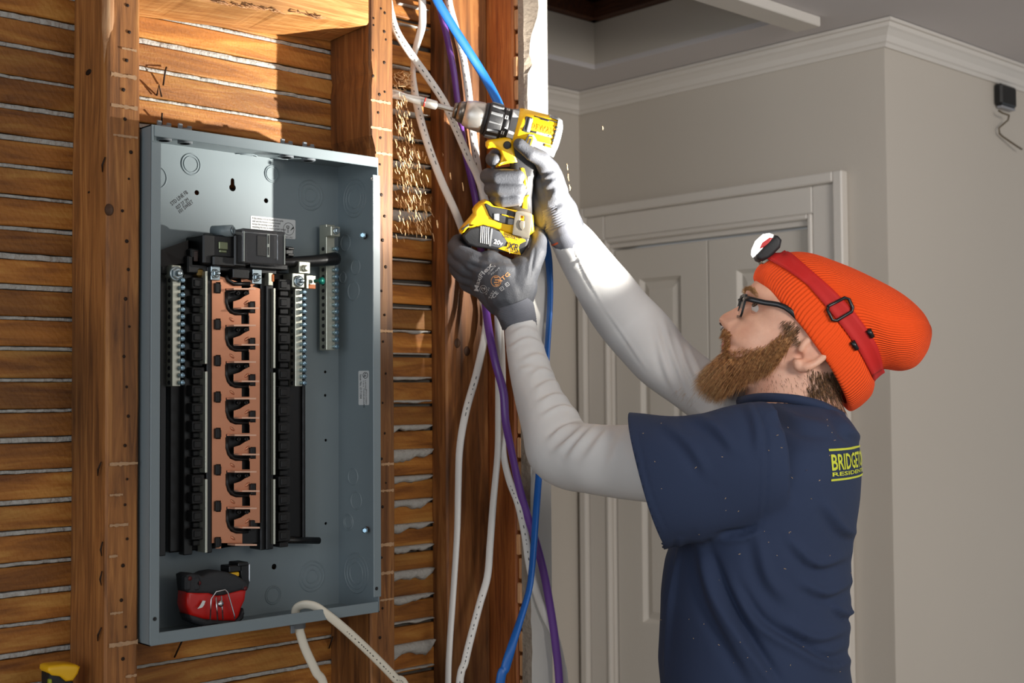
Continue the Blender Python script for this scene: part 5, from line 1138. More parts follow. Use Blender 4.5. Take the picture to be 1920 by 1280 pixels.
# ------------------------------------------------ beard and hair
def strands(name, roots, mat, rng, label=None):
    """roots: (point, direction, length, droop, width)"""
    mb = MB()
    for p, d, ln, droop, wd in roots:
        t = V((rng.uniform(-1,1),rng.uniform(-1,1),rng.uniform(-1,1))).cross(d).normalized(); b2 = d.cross(t).normalized(); vs = []; K = 5
        curl = rng.uniform(-0.25,0.25)
        for k in range(K):
            s = k/(K-1); c = p+d*(ln*s)+droop*(ln*s*s)+t*(curl*ln*s*s); w = wd*(1-s*0.92)
            vs += [c+t*w, c-t*(w*0.5)+b2*(w*0.87), c-t*(w*0.5)-b2*(w*0.87)]
        mb.add(vs, [[k*3+i,k*3+(i+1)%3,k*3+3+(i+1)%3,k*3+3+i] for k in range(K-1) for i in range(3)], 0, True)
    return mb.build(name, mat, person, label, kind='stuff', fix=False)
rng = random.Random(21)
def beard_mask(f, u, y):
    """0..1 on the face, in head coordinates (metres)"""
    a = abs(y)
    top = float(np.interp(f, [0.004,0.016,0.024,0.040,0.056,0.066,0.074], [0.024,0.012,-0.014,-0.030,-0.040,-0.046,-0.054]))
    low = float(np.interp(f, [-0.012,0.0,0.016,0.030,0.05,0.09], [-0.012,-0.052,-0.074,-0.088,-0.12,-0.12]))
    m = min(1,max(0,(top-u)/0.022))*min(1,max(0,(u-low)/0.014))*(1 if f > -0.004 else 0)
    # moustache over the lip, open mouth corner
    mo = math.exp(-((u-(uu+0.0005))/0.0050)**2)*(1 if a < 0.030 and f > 0.045 else 0)
    if f > 0.052 and a < 0.020 and u > ul-0.010: m = 0
    if 0.019 < a < 0.036 and f > 0.042 and ul-0.016 < u < uu+0.003: m = max(m, 0.8)
    return max(m, mo if mo > 0.35 else 0)
cand = []
for pl in FACE:
    c = pl.center+og; f,u,y = local_h(c)
    if u < 0.03 and f > -0.02 and u > -0.13 and abs(y) < 0.085:
        m = beard_mask(f,u,y)
        if m > 0.05: cand.append((c, V(pl.normal), f, u, y, m, pl.area))
roots = []; light = []
wts = [c[5]*c[6]*(1.5 if c[4] > -0.02 else 0.5) for c in cand]
for c, nrm, f, u, y, m, ar in rng.choices(cand, wts, k=9000):
    chin = min(1,max(0,(f-0.02)/0.05))*min(1,max(0,(-0.045-u)/0.03)); must = u > ul and f > 0.045
    dirn = (nrm*0.50 - uh*1.0 + fh*(0.10-0.05*chin) + LW*rng.uniform(-0.25,0.25) + fh*rng.uniform(-0.2,0.2)).normalized()
    if must: dirn = (nrm*0.55-uh*0.55+LW*(0.9*(1 if y > 0 else -1)*min(1,abs(y)/0.010))+fh*rng.uniform(-.1,.3)).normalized()
    ln = (0.007 if must else 0.008+0.012*m+0.013*chin)*rng.uniform(0.7,1.25)
    if f < 0.02 and not must: ln *= 0.75
    r = (c+LW*rng.uniform(-.001,.001)-nrm*0.0008, dirn, ln, -uh*0.30-U_*0.15, rng.uniform(0.00030,0.00055))
    (light if (chin > 0.5 and rng.random() < 0.40) or rng.random() < 0.12 else roots).append(r)
# dense under-layer that fills the beard
shell = MB(); keep = {}
for pl in FACE:
    cc = pl.center+og; f,u,y = local_h(cc)
    if u < 0.03 and f > -0.02 and u > -0.13 and abs(y) < 0.085 and beard_mask(f,u,y) > 0.9 and not (u > ul and f > 0.045):
        ids = []
        for vi in pl.vertices:
            if vi not in keep:
                v = bm_.vertices[vi]; p = v.co+og; f2,u2,y2 = local_h(p); m2 = beard_mask(f2,u2,y2); chin = min(1,max(0,(f2-0.02)/0.05))*min(1,max(0,(-0.045-u2)/0.03))
                q = p+V(v.normal)*(0.0036*m2+0.003*chin-0.0010)+(-uh*0.9+fh*0.0)*(0.008*chin)+V(v.normal)*0.0022*noise.noise(p*260)
                keep[vi] = len(shell.v); shell.v.append(tuple(q))
            ids.append(keep[vi])
        shell.f.append(ids); shell.m.append(0); shell.sm.append(True)
shell.build('beard', M['beard'], person, 'full auburn beard')
strands('beard_hair', roots, M['beard'], rng); strands('beard_hair', light, M['beardlight'], rng, 'blond strands in the beard')
# eyebrows
br = []
for k in range(420):
    sg = 1 if rng.random() < 0.7 else -1; y = rng.uniform(0.010,0.050); u = 0.0345+0.006*math.sin((y-0.01)/0.04*PI)+rng.uniform(-0.0035,0.0035)
    hit = BV.ray_cast(HP(0.16,u,sg*y), -fh)
    if hit[0] is not None: br.append((hit[0]-fh*0.0004, (LW*sg*0.8+fh*0.55+uh*rng.uniform(0.0,0.6)).normalized(), rng.uniform(0.006,0.011), -uh*0.2, 0.00032))
strands('eyebrow', br, M['beardlight'], rng, 'pale eyebrows')
# hair at the nape and sideburn
nh = []
for k in range(1500):
    px_, py_ = rng.uniform(1512,1592), rng.uniform(690,770)
    if py_ < 690+(px_-1512)*0.15 or (px_ < 1545 and rng.random() < 0.6*(1545-px_)/33): continue
    r0 = ray(px_,py_); hit = BV.ray_cast(CAM, r0.normalized())
    if hit[0] is not None: nh.append((hit[0]-hit[1]*0.0005, (hit[1]*0.35+(-uh*0.5-fh*0.4)+LW*rng.uniform(-.2,.2)-U_*0.3).normalized(), rng.uniform(0.008,0.020), -U_*0.2, rng.uniform(0.00035,0.0006)))
for k in range(700):
    px_, py_ = rng.uniform(1468,1530), rng.uniform(600,662)
    if py_ > 600+(px_-1468)*1.2+8 or py_ < 600+(px_-1468)*1.3-30 or px_ > 1502: continue
    hit = BV.ray_cast(CAM, ray(px_,py_).normalized())
    if hit[0] is not None: nh.append((hit[0]-hit[1]*0.0005, (hit[1]*0.3-uh*0.8+fh*0.3+LW*rng.uniform(-.1,.1)).normalized(), rng.uniform(0.007,0.014), -U_*0.2, 0.0004))
for k in range(160):
    px_, py_ = rng.uniform(1395,1545), rng.uniform(700,742); hit = BV.ray_cast(CAM, ray(px_,py_).normalized())
    if hit[0] is not None: nh.append((hit[0]-hit[1]*0.0005, (hit[1]*0.4-uh*0.3-fh*0.5).normalized(), rng.uniform(0.004,0.008), -U_*0.2, 0.00022))
strands('neck_hair', nh, M['hair'], rng)
# ------------------------------------------------ beanie
def rib_mat(name, col, freq):
    m, N, L, b = new_mat(name); uvn = N.new('ShaderNodeTexCoord'); sx = N.new('ShaderNodeSeparateXYZ'); L.new(uvn.outputs['UV'], sx.inputs[0])
    mt = N.new('ShaderNodeMath'); mt.operation = 'MULTIPLY'; mt.inputs[1].default_value = freq*2*PI; L.new(sx.outputs['X'], mt.inputs[0])
    sn = N.new('ShaderNodeMath'); sn.operation = 'SINE'; L.new(mt.outputs[0], sn.inputs[0])
    n = N.new('ShaderNodeTexNoise'); n.inputs['Scale'].default_value = 500; L.new(uvn.outputs['Object'], n.inputs['Vector'])
    ad = N.new('ShaderNodeMath'); ad.operation = 'MULTIPLY_ADD'; ad.inputs[1].default_value = 0.5; L.new(n.outputs['Fac'], ad.inputs[0]); L.new(sn.outputs[0], ad.inputs[2])
    bp = N.new('ShaderNodeBump'); bp.inputs['Strength'].default_value = 0.75; bp.inputs['Distance'].default_value = 0.0011; L.new(ad.outputs[0], bp.inputs['Height']); L.new(bp.outputs['Normal'], b.inputs['Normal'])
    b.inputs['Base Color'].default_value = (*col,1); b.inputs['Roughness'].default_value = 0.85; b.inputs['Sheen Weight'].default_value = 0.0
    return m
M['orange_knit'] = rib_mat('orange_rib_knit', rgb(255,82,6), 130)
def knit_loft(name, rows, label=None, n=160, sub=6, parent=None, close_end=True):
    """rows: (px,py upper, px,py lower, half width, bow towards the tip)"""
    R = spline([tuple(hp(r[0],r[1]))+tuple(hp(r[2],r[3]))+(r[4],r[5]) for r in rows], (len(rows)-1)*sub+1)
    tip = (hp(1742,617)-hp(1503,644)).normalized(); vs = []; k = len(R)
    for j, r in enumerate(R):
        A, Bq = V(r[:3]), V(r[3:6]); c = (A+Bq)/2; h = (A-Bq)/2
        for i in range(n):
            g = 2*PI*i/n; cc, ss = math.cos(g), math.sin(g); e = 0.92
            p = c+h*math.copysign(abs(cc)**e,cc)+LW*(r[6]*math.copysign(abs(ss)**e,ss))+tip*(r[7]*ss*ss)
            vs.append(p+tip*0.002*noise.noise(p*18))
    fs = [[j*n+i,j*n+(i+1)%n,(j+1)*n+(i+1)%n,(j+1)*n+i] for j in range(k-1) for i in range(n)]
    me = bpy.data.meshes.new(name); o0 = ORG[person.name]; cap = [] if not close_end else [[(k-1)*n+i for i in range(n)]]
    me.from_pydata([tuple(p-o0) for p in vs], [], fs+cap); uv = me.uv_layers.new(name='UVMap')
    for pi, f in enumerate(fs):
        i = pi % n; j = pi//n
        for q, li in enumerate(me.polygons[pi].loop_indices): uv.data[li].uv = ((i+(1 if q in (1,2) else 0))/n, (j+(1 if q in (2,3) else 0))/k)
    me.polygons.foreach_set('use_smooth', [True]*len(me.polygons)); me.materials.append(M['orange_knit'])
    bm = bmesh.new(); bm.from_mesh(me); bmesh.ops.recalc_face_normals(bm, faces=bm.faces); bm.to_mesh(me); bm.free()
    o = link(name, me, parent or person, label); return o, vs, fs
bn, bvs, bfs = knit_loft('beanie', [(1452,496,1620,738,.078,.004),(1462,484,1634,718,.081,.004),(1480,473,1641,702,.083,.004),(1520,475,1655,692,.084,.003),(1575,494,1690,695,.080,.0),(1630,518,1716,686,.070,.0),(1682,546,1736,660,.052,.0),(1722,578,1744,636,.030,.0),(1741,606,1746,622,.010,.0)], 'bright orange ribbed beanie')
cf, cvs, cfs = knit_loft('beanie_cuff', [(1428,524,1584,756,.078,.009),(1416,526,1588,768,.083,.009),(1413,518,1596,770,.0875,.009),(1420,501,1612,760,.0890,.008),(1438,486,1630,742,.0885,.006),(1454,480,1637,724,.0870,.004),(1462,480,1636,714,.0835,.003)], 'turned-up cuff of the beanie', parent=bn, close_end=False)
HB = BVHTree.FromPolygons([V(v) for v in bvs]+[V(v) for v in cvs], [tuple(f) for f in bfs]+[tuple(i+len(bvs) for i in f) for f in cfs])
# ------------------------------------------------ headlamp
lamp = thing('headlamp', hp(1440,480), 'lit headlamp on a red strap around the orange beanie', 'headlamp')
M['redstrap'] = plain('red_elastic_strap', rgb(196,26,22), 0.7, noise_amt=0.05, bump=0.3, bump_scale=900)
def strap_pts(lo, hi, n=40):
    L_ = spline(lo, n); H_ = spline(hi, n); out = []
    for a, b_ in zip(L_, H_):
        row = []
        for t in (0,0.25,0.5,0.75,1):
            px_, py_ = a[0]+(b_[0]-a[0])*t, a[1]+(b_[1]-a[1])*t; hit = HB.ray_cast(CAM, ray(px_,py_).normalized())
            row.append(hit[0] if hit[0] is not None else None)
        out.append(row)
    return out
lo = [(1442,488),(1478,509),(1508,530),(1519,540),(1551,577),(1581,615),(1607,652),(1628,690),(1633,700)]
hi = [(1474,474),(1486,478),(1522,509),(1557,540),(1576,559),(1602,587),(1638,639),(1650,672),(1653,688)]
SP_ = [r for r in strap_pts(lo, hi) if all(p is not None for p in r)]
mb = MB()
def strap_mesh(rows, sgn):
    vs = []; m_ = len(rows[0])
    for layer in (0.0012,0.0034):
        for r in rows:
            for p in r:
                q = p
                if sgn < 0: q = p-LW*(2*(p-HO).dot(LW))
                cen = HO+(hp(1560,600)-HO); nr = (q-hp(1560,600)).normalized(); vs.append(q+nr*layer)
    k = len(rows); T = k*m_; fs = []
    for layer in (0,1):
        for j in range(k-1):
            for i in range(m_-1): fs.append([layer*T+j*m_+i,layer*T+j*m_+i+1,layer*T+(j+1)*m_+i+1,layer*T+(j+1)*m_+i])
    for j in range(k-1):
        for i in (0,m_-1): fs.append([j*m_+i,(j+1)*m_+i,T+(j+1)*m_+i,T+j*m_+i])
    for i in range(m_-1):
        for j in (0,k-1): fs.append([j*m_+i,j*m_+i+1,T+j*m_+i+1,T+j*m_+i])
    mb.add(vs, fs, 0, True)
strap_mesh(SP_, 1); strap_mesh(SP_, -1)
# join the two halves at the front and at the back
for row in (SP_[0], SP_[-1]):
    a_, b_ = row[0], row[-1]; pts = []
    for t in np.linspace(-1,1,13):
        pts.append([ (p-LW*((p-HO).dot(LW))*(1-t)) + (( -fh*0.0+ (HO+fh*0.0-HO)) ) for p in row])
    vs = []; cen = hp(1560,600); m_ = len(row)
    for layer in (0.0012,0.0034):
        for k_, t in enumerate(np.linspace(-1,1,13)):
            for p in row:
                w_ = (p-HO).dot(LW); q = p-LW*w_+LW*(w_*t); bul = (1-t*t)*w_*0.30; vs.append(q+(q-cen).normalized()*(layer+bul))
    T = 13*m_; fs = []
    for layer in (0,1):
        for j in range(12):
            for i in range(m_-1): fs.append([layer*T+j*m_+i,layer*T+j*m_+i+1,layer*T+(j+1)*m_+i+1,layer*T+(j+1)*m_+i])
    for j in range(12):
        for i in (0,m_-1): fs.append([j*m_+i,(j+1)*m_+i,T+(j+1)*m_+i,T+j*m_+i])
    mb.add(vs, fs, 0, True)
mb.build('strap', M['redstrap'], lamp, 'red elastic strap')
def on_hat(px, py, lift): h = HB.ray_cast(CAM, ray(px,py).normalized()); return (h[0] if h[0] is not None else hp(px,py,0.08))+LW*lift
mb = MB(); bk_ = [(1551,582),(1552,574),(1583,558),(1591,561),(1598,577),(1596,584),(1568,601),(1560,600)]
mb.tube([on_hat(x,y,0.005) for x,y in bk_+bk_[:2]],0.0024,n=8); mb.build('buckle', M['frame'], lamp, 'black strap buckle')
for (x,y,x2,y2) in ((1627,618,1635,632),(1597,640,1606,655)):
    mb = MB(); mb.tube([on_hat(x,y,0.004),on_hat(x2,y2,0.004)],[0.0042,0.0036],n=8); mb.build('strap_slider', M['frame'], lamp)
nrmL = (hp(1411,455)-hp(1436,480)).normalized(); alL = (hp(1447,441)-hp(1411,479)); lenL = alL.length; alL.normalize()
def lamp_block(mb, poly, hw, bev): 
    o = HO; vs2 = [hp(x,y)-HO for x,y in poly]; loops = [[(v.dot(fh), v.dot(uh)) for v in vs2]]
    add_plate(mb, loops, HO, fh, uh, LW, hw*2, bev, bres=3, smooth=True)
mb = MB(); lamp_block(mb, [(1414,480),(1450,443),(1456,444),(1463,452),(1460,466),(1440,486),(1426,491),(1418,488)], 0.026, 0.005); mb.build('lamp_housing', M['drillblack'], lamp, 'black lamp housing')
mb = MB(); lamp_block(mb, [(1410,476),(1411,466),(1418,450),(1428,441),(1440,439),(1448,442),(1446,448),(1418,480),(1413,481)], 0.024, 0.004)
m, N, L, b = new_mat('lamp_lens'); b.inputs['Base Color'].default_value = (0.9,0.9,0.9,1); b.inputs['Emission Color'].default_value = (1,0.98,0.95,1); b.inputs['Emission Strength'].default_value = 3.0; mb.build('lamp_lens', m, lamp, 'shining lens')
mb = MB(); lamp_block(mb, [(1426,457),(1440,447),(1446,448),(1440,458),(1428,466),(1420,470)], 0.0246, 0.0015); mb.build('red_reflector', plain('red_lens_trim', rgb(220,70,70), 0.3), lamp)
mb = MB(); lamp_block(mb, [(1424,492),(1446,478),(1458,486),(1452,494),(1440,501),(1428,497)], 0.022, 0.003); mb.build('bracket', M['hooksteel'], lamp)
mb = MB(); lamp_block(mb, [(1443,494),(1450,490),(1455,495),(1449,499)], 0.0235, 0.001); mb.build('bracket_tab', M['drillyellow'], lamp)
# ================================================================ clothes
def bm_from(me):
    bm = bmesh.new(); bm.from_mesh(me); return bm
def cut(me, p, n):
    """drop everything on the side n points to"""
    bm = bm_from(me); bmesh.ops.bisect_plane(bm, geom=bm.verts[:]+bm.edges[:]+bm.faces[:], dist=1e-6, plane_co=p, plane_no=n, clear_outer=True); bm.to_mesh(me); bm.free()
def folds(me, lines, facing=True, gain=1.0):
    """press fold lines into a surface: each (list of px points, width px, height m)"""
    N_ = len(me.vertices); co = np.empty(N_*3); me.vertices.foreach_get('co', co); co = co.reshape(-1,3)
    no = np.empty(N_*3); me.vertex_normals.foreach_get('vector', no); no = no.reshape(-1,3)
    cc = (co-np.array(CAM))@np.array(CM); P = np.stack([960+F_PX*cc[:,0]/cc[:,2], 640+F_PX*cc[:,1]/cc[:,2]], 1)
    D = np.zeros(N_); T_ = -(no@np.array(VIEW))
    for pts, wd, hgt in lines:
        hgt *= gain
        q = np.array(spline(pts, 24)); best = np.full(len(P), 1e9); env = np.zeros(len(P)); sgn = np.zeros(len(P))
        for k in range(len(q)-1):
            a, b_ = q[k], q[k+1]; ab = b_-a; t = np.clip(((P-a)@ab)/(ab@ab), 0, 1); c = a+t[:,None]*ab; d = np.hypot(*(P-c).T)
            s = (k+t)/(len(q)-1); m = d < best
            best[m] = d[m]; env[m] = np.sin(np.pi*np.clip(s[m],0.02,0.98))**0.7; sgn[m] = np.sign(ab[0]*(P[m]-a)[:,1]-ab[1]*(P[m]-a)[:,0])
        d = best*sgn
        D += hgt*env*(np.exp(-(d/wd)**2)-0.75*np.exp(-((d-1.7*wd)/(1.1*wd))**2))
    w = np.clip(T_*2.2+0.25, 0, 1) if facing else np.ones(len(P))
    D *= w
    co += no*D[:,None]; me.vertices.foreach_set('co', co.ravel()); me.update()
def wobble(me, amp, sc, seed=0):
    """soft unevenness: a few crossing sine waves"""
    N_ = len(me.vertices); co = np.empty(N_*3); me.vertices.foreach_get('co', co); co = co.reshape(-1,3)
    no = np.empty(N_*3); me.vertex_normals.foreach_get('vector', no); no = no.reshape(-1,3)
    r = np.random.RandomState(seed+1); D = np.zeros(N_)
    for k in range(7):
        d = r.normal(size=3); d /= np.linalg.norm(d); D += np.sin(co@d*sc*r.uniform(2.0,6.5)+r.uniform(0,6.28))
    co += no*(D*amp/4)[:,None]; me.vertices.foreach_set('co', co.ravel()); me.update()
def finish(name, me, mat, label=None, thick=0.0016, parent=None):
    """give cloth some thickness, shade smooth, hang it on the person"""
    ob = bpy.data.objects.new('tmp', me); COL.objects.link(ob)
    if thick:
        md = ob.modifiers.new('t', 'SOLIDIFY'); md.thickness = thick; md.offset = -1
    dg = bpy.context.evaluated_depsgraph_get(); m2 = bpy.data.meshes.new_from_object(ob.evaluated_get(dg)); bpy.data.objects.remove(ob)
    m2.name = name; m2.transform(Matrix.Translation(-ORG[person.name])); m2.polygons.foreach_set('use_smooth', [True]*len(m2.polygons))
    m2.materials.clear(); m2.materials.append(mat); m2.update()
    return link(name, m2, parent or person, label)
# ---- long grey-white sleeves of the undershirt
mb = MB(); limb(mb, NEAR, 40)
nm = remesh(mb, 0.0034, 4)
cut(nm, at(973,602,d=dn), (at(973,602,d=dn)-at(990,680,d=dn-.04)).normalized())
FN = [(((1104,789),(1061,801),(1028,826)),5,.0042),(((1106,790),(1067,826),(1037,850)),6,.0040),(((1122,792),(1086,832),(1063,862)),6,.0038),(((1150,793),(1124,826),(1092,868)),7,.0030),(((1098,780),(1055,763),(1014,782)),5,.0038),
      (((1076,752),(1042,741),(1008,757)),5,.0036),(((1060,729),(1033,716),(1000,733)),5,.0032),(((1046,706),(1018,694),(994,704)),5,.0026),(((1026,652),(989,635),(945,660)),4,.0026),(((1034,680),(1008,666),(975,678)),5,.0026),(((1015,628),(985,615),(950,632)),4,.0018),(((1029,691),(992,689),(968,696)),5,.0018),
      (((1180,800),(1160,830),(1140,880)),9,.0026)]
wobble(nm, 0.0022, 14); folds(nm, FN)
ns = finish('sleeve', nm, M['sleeve'], 'grey-white long undershirt sleeve bent at the elbow')
mb = MB(); limb(mb, FAR, 40); fm = remesh(mb, 0.0034, 4)
cut(fm, at(1062,439,d=df), (at(1062,439,d=df)-at(1087,472,d=df+.03)).normalized())
FF = [(((1240,590),(1262,660),(1292,745)),6,.0036),(((1262,612),(1286,680),(1318,752)),6,.0034),(((1285,640),(1308,690),(1338,748)),6,.0030),(((1230,600),(1245,680),(1270,740)),6,.0022),(((1118,452),(1105,475),(1062,508)),3,.0024),(((1066,432),(1092,500),(1132,575)),2.5,.0013),(((1132,575),(1172,632),(1212,692)),2.5,.0013)]
wobble(fm, 0.002, 13, 5); folds(fm, FF)
fs_ = finish('sleeve', fm, M['sleeve'], 'grey-white long undershirt sleeve of the raised far arm')
for lst in (((1010,716),(0.0022)),((966,628),.0020),((1004,747),.0026),((968,690),.0016),((984,624),.0022),((1082,888),.004),((1010,872),.004)):
    pass
# ---- navy t-shirt
mb = MB()
ring_loft(mb, [(1405,752,1560,760,.080),(1388,770,1592,782,.115),(1368,800,1607,805,.160),(1345,840,1612,838,.190),(1322,880,1614,880,.202),(1296,930,1610,930,.203),(1268,985,1602,985,.198),(1252,1040,1597,1040,.194),(1244,1100,1598,1100,.192),(1240,1160,1594,1160,.192),(1238,1220,1592,1220,.194),(1245,1290,1598,1290,.196),(1255,1400,1600,1400,.198),(1262,1480,1602,1480,.198),(1265,1560,1602,1560,.196)], LB, bp_, n=56, ex=0.90)
limb(mb, [(1452,862,1.705,112),(1400,868,1.700,114),(1340,886,1.705,116),(1270,902,1.72,124),(1205,908,1.745,132),(1140,908,1.77,134)], 40, flat=0.72)
limb(mb, [(1440,810,1.94,66),(1405,806,1.98,60),(1368,802,2.01,54)], 32)
tm = remesh(mb, 0.0042, 10, 0.55)
# cut the near sleeve at its hem, the far sleeve, the hem below
h1, h2 = at(1172,786,d=1.70), at(1241,1017,d=1.70); hv = (h2-h1).normalized(); an = (at(1150,905,d=1.77)-at(1340,884,d=1.705)).normalized(); an = (an-hv*an.dot(hv)).normalized(); vx = hv.cross(ray(1205,900)).normalized(); vx = vx if vx.dot(an) > 0 else -vx; an = (an*0.35+vx*0.65).normalized()
bm = bm_from(tm)
def cut_local(bm, p, n, test):
    g = [v for v in bm.verts if test(v.co)]; gs = set(g); ed = [e for e in bm.edges if all(v in gs for v in e.verts)]; fc = [f for f in bm.faces if all(v in gs for v in f.verts)]
    bmesh.ops.bisect_plane(bm, geom=g+ed+fc, dist=1e-6, plane_co=p, plane_no=n)
    dead = [f for f in bm.faces if test(f.calc_center_median()) and (f.calc_center_median()-p).dot(n) > 1e-5]
    bmesh.ops.delete(bm, geom=dead, context='FACES')
cut_local(bm, (h1+h2)/2, an, lambda c: (lambda q: q[0] < 1300 and q[2] < 1.872-0.0008*max(0,q[1]-900) and q[1] < 1070 and not (q[0] > 1247 and q[1] > 1014))(proj(c)))
zc = bp_(1430,1500).z
dead = [f for f in bm.faces if f.calc_center_median().z < zc]; bmesh.ops.delete(bm, geom=dead, context='FACES')
# keep the shirt itself, drop cut-off scraps
def drop_scraps(bm):
    seen = set(); best = []
    for f0 in bm.faces:
        if f0 in seen: continue
        st = [f0]; seen.add(f0); isl = []
        while st:
            f = st.pop(); isl.append(f)
            for e in f.edges:
                for g_ in e.link_faces:
                    if g_ not in seen: seen.add(g_); st.append(g_)
        best.append(isl)
    best.sort(key=len); bmesh.ops.delete(bm, geom=[f for isl in best[:-1] for f in isl], context='FACES')
drop_scraps(bm)
# neck opening
nc = bp_(1478,752); nn = (bp_(1478,700)-bp_(1478,752)).normalized()
dead = [f for f in bm.faces if (f.calc_center_median()-bp_(1478,757)).dot(nn) > 0 and abs((f.calc_center_median()-nc).dot(LB)) < 0.13]; bmesh.ops.delete(bm, geom=dead, context='FACES')
drop_scraps(bm); bm.to_mesh(tm); bm.free(); tm.update()
wobble(tm, 0.0030, 8, 3)
FT_ = [(((1331,1030),(1361,1111),(1403,1187),(1468,1285)),9,-.0080),(((1310,1020),(1335,1120),(1375,1200),(1425,1285)),12,.0050),(((1385,1090),(1430,1160),(1500,1205),(1560,1235),(1600,1215)),8,-.0055),(((1470,1165),(1530,1195),(1590,1180)),8,.0040),
       (((1480,1010),(1530,1055),(1590,1040)),9,.0045),(((1500,1090),(1550,1110),(1602,1085)),9,.0045),(((1276,1012),(1264,1090),(1252,1180),(1246,1275)),5,.0050),
       (((1345,1003),(1390,998),(1425,985)),6,-.0050),(((1408,748),(1426,775),(1436,810),(1438,880),(1432,960),(1424,985)),2.6,-.0022),(((1395,748),(1416,790),(1424,850)),9,.0030),
       (((1190,795),(1202,850),(1222,930),(1256,1012)),2.2,-.0012),(((1290,777),(1340,800),(1380,845)),10,.0034),(((1240,790),(1290,830),(1330,890)),10,.0028),(((1450,760),(1500,790),(1570,800)),10,.0035),(((1560,770),(1585,800),(1622,830)),7,.0040),(((1545,940),(1580,990),(1606,1000)),9,.0045),(((1420,1000),(1440,1080),(1480,1130)),12,.0035),(((1560,1130),(1585,1150),(1606,1140)),6,.004)]
folds(tm, FT_, gain=1.7)
TV = BVHTree.FromPolygons([v.co.copy() for v in tm.vertices], [tuple(p.vertices) for p in tm.polygons])
shirt = finish('t_shirt', tm, M['navy'], 'navy blue short-sleeved t-shirt', 0.0020)
mb = MB(); cr = spline([(1384,748),(1420,741),(1462,741),(1505,746),(1545,757),(1583,777)], 24); ring = []
for (x,y) in cr:
    t = (x-1384)/(1583-1384); w_ = 0.082*math.sin(PI*min(max(t,0.0),1))**0.55; ring.append((bp_(x,y,w_), bp_(x,y,-w_)))
loop = [a for a,_ in ring]+[b_ for _,b_ in ring[::-1]]; vs = []; k = len(loop); cen = bp_(1480,752)
for p in loop:
    o_ = (p-cen); o_ = V((o_.x,o_.y,0)).normalized()
    for (a,h) in ((0.0025,-0.010),(0.0030,-0.002),(0.001,0.003),(-0.002,0.002),(-0.003,-0.008)): vs.append(p+o_*a+V((0,0,h))+nn*0.0)
mb.add(vs, [[j*5+i,j*5+(i+1)%5,((j+1)%k)*5+(i+1)%5,((j+1)%k)*5+i] for j in range(k) for i in range(5)], 0, True)
mb.build('collar', M['navy'], shirt)
# ---- lettering on the back of the shirt, laid on the cloth
M['lime'] = plain('lime_print', rgb(206,212,62), 0.7)
axp = bp_(1470,870); axp = V((axp.x,axp.y,0))
sp0 = TV.ray_cast(CAM, ray(1556,870).normalized())[0]
ang0 = math.atan2((sp0-axp).y, (sp0-axp).x)
def wrap_tab(z):
    tab = [(0.0, ang0)]; last = None; s = 0.0; dirn = None
    for k in range(0, 150):
        a = ang0+wrap_sign*k*0.012; dv = V((math.cos(a), math.sin(a), 0)); h = TV.ray_cast(axp+V((0,0,z))+dv*0.6, -dv)
        if h[0] is None: continue
        if last is not None: s += (h[0]-last).length; tab.append((s, a))
        last = h[0]
    return tab
test = V((math.cos(ang0+0.1), math.sin(ang0+0.1), 0)); wrap_sign = 1 if proj(axp+test*0.2+V((0,0,1.5)))[0] > proj(axp+V((math.cos(ang0),math.sin(ang0),0))*0.2+V((0,0,1.5)))[0] else -1
WT = wrap_tab(sp0.z)
def on_back(s, z):
    a = float(np.interp(s, [t[0] for t in WT], [t[1] for t in WT])); dv = V((math.cos(a), math.sin(a), 0)); h = TV.ray_cast(axp+V((0,0,z))+dv*0.6, -dv)
    return (h[0]+h[1]*(0.0012 if h[1].dot(dv) > 0 else -0.0012)) if h[0] is not None else axp+V((0,0,z))+dv*0.15
zt = TV.ray_cast(CAM, ray(1556,842).normalized())[0].z; zb = TV.ray_cast(CAM, ray(1556,902).normalized())[0].z; HH = zt-zb
mb = MB()
def back_text(txt, z0, h, s0, width):
    vs, fs = text_mesh(txt, 1.0, bold=0.018); mx = max(p.x for p in vs); my = max(p.y for p in vs)
    mb.add([on_back(s0+p.x/mx*width, z0+p.y/my*h) for p in vs], fs)
def bar(z0, z1, s0, s1, n=40):
    vs = []
    for k in range(n+1):
        s = s0+(s1-s0)*k/n; vs += [on_back(s, z0), on_back(s, z1)]
    mb.add(vs, [[2*k,2*k+2,2*k+3,2*k+1] for k in range(n)])
WID = 0.185
bar(zt-HH*0.065, zt, 0, WID); bar(zb, zb+HH*0.065, 0, WID); back_text('BRIDGETOWN', zb+HH*0.34, HH*0.50, 0.001, WID-0.004); back_text('RESIDENTIAL', zb+HH*0.15, HH*0.12, 0.001, WID-0.02)
mb.build('print', M['lime'], shirt, 'lime green lettering on the back of the shirt')
# sawdust specks on the shirt
mb = MB(); rng = random.Random(9)
for k in range(55):
    px_, py_ = rng.uniform(1200,1600), rng.uniform(770,1270); h = TV.ray_cast(CAM, ray(px_,py_).normalized())
    if h[0] is None: continue
    d = V((rng.uniform(-1,1),rng.uniform(-1,1),rng.uniform(-1,1))).normalized(); mb.tube([h[0]+h[1]*0.0006*(1 if h[1].dot(VIEW)<0 else -1), h[0]+d*rng.uniform(.0008,.003)+h[1]*0.0010*(1 if h[1].dot(VIEW)<0 else -1)],[0.00042,0.0002],n=4)
M['chip'] = plain('pale_wood_chip', rgb(232,196,146), 0.7, noise_amt=0.15)
mb.build('sawdust_specks', M['chip'], shirt, kind='stuff')
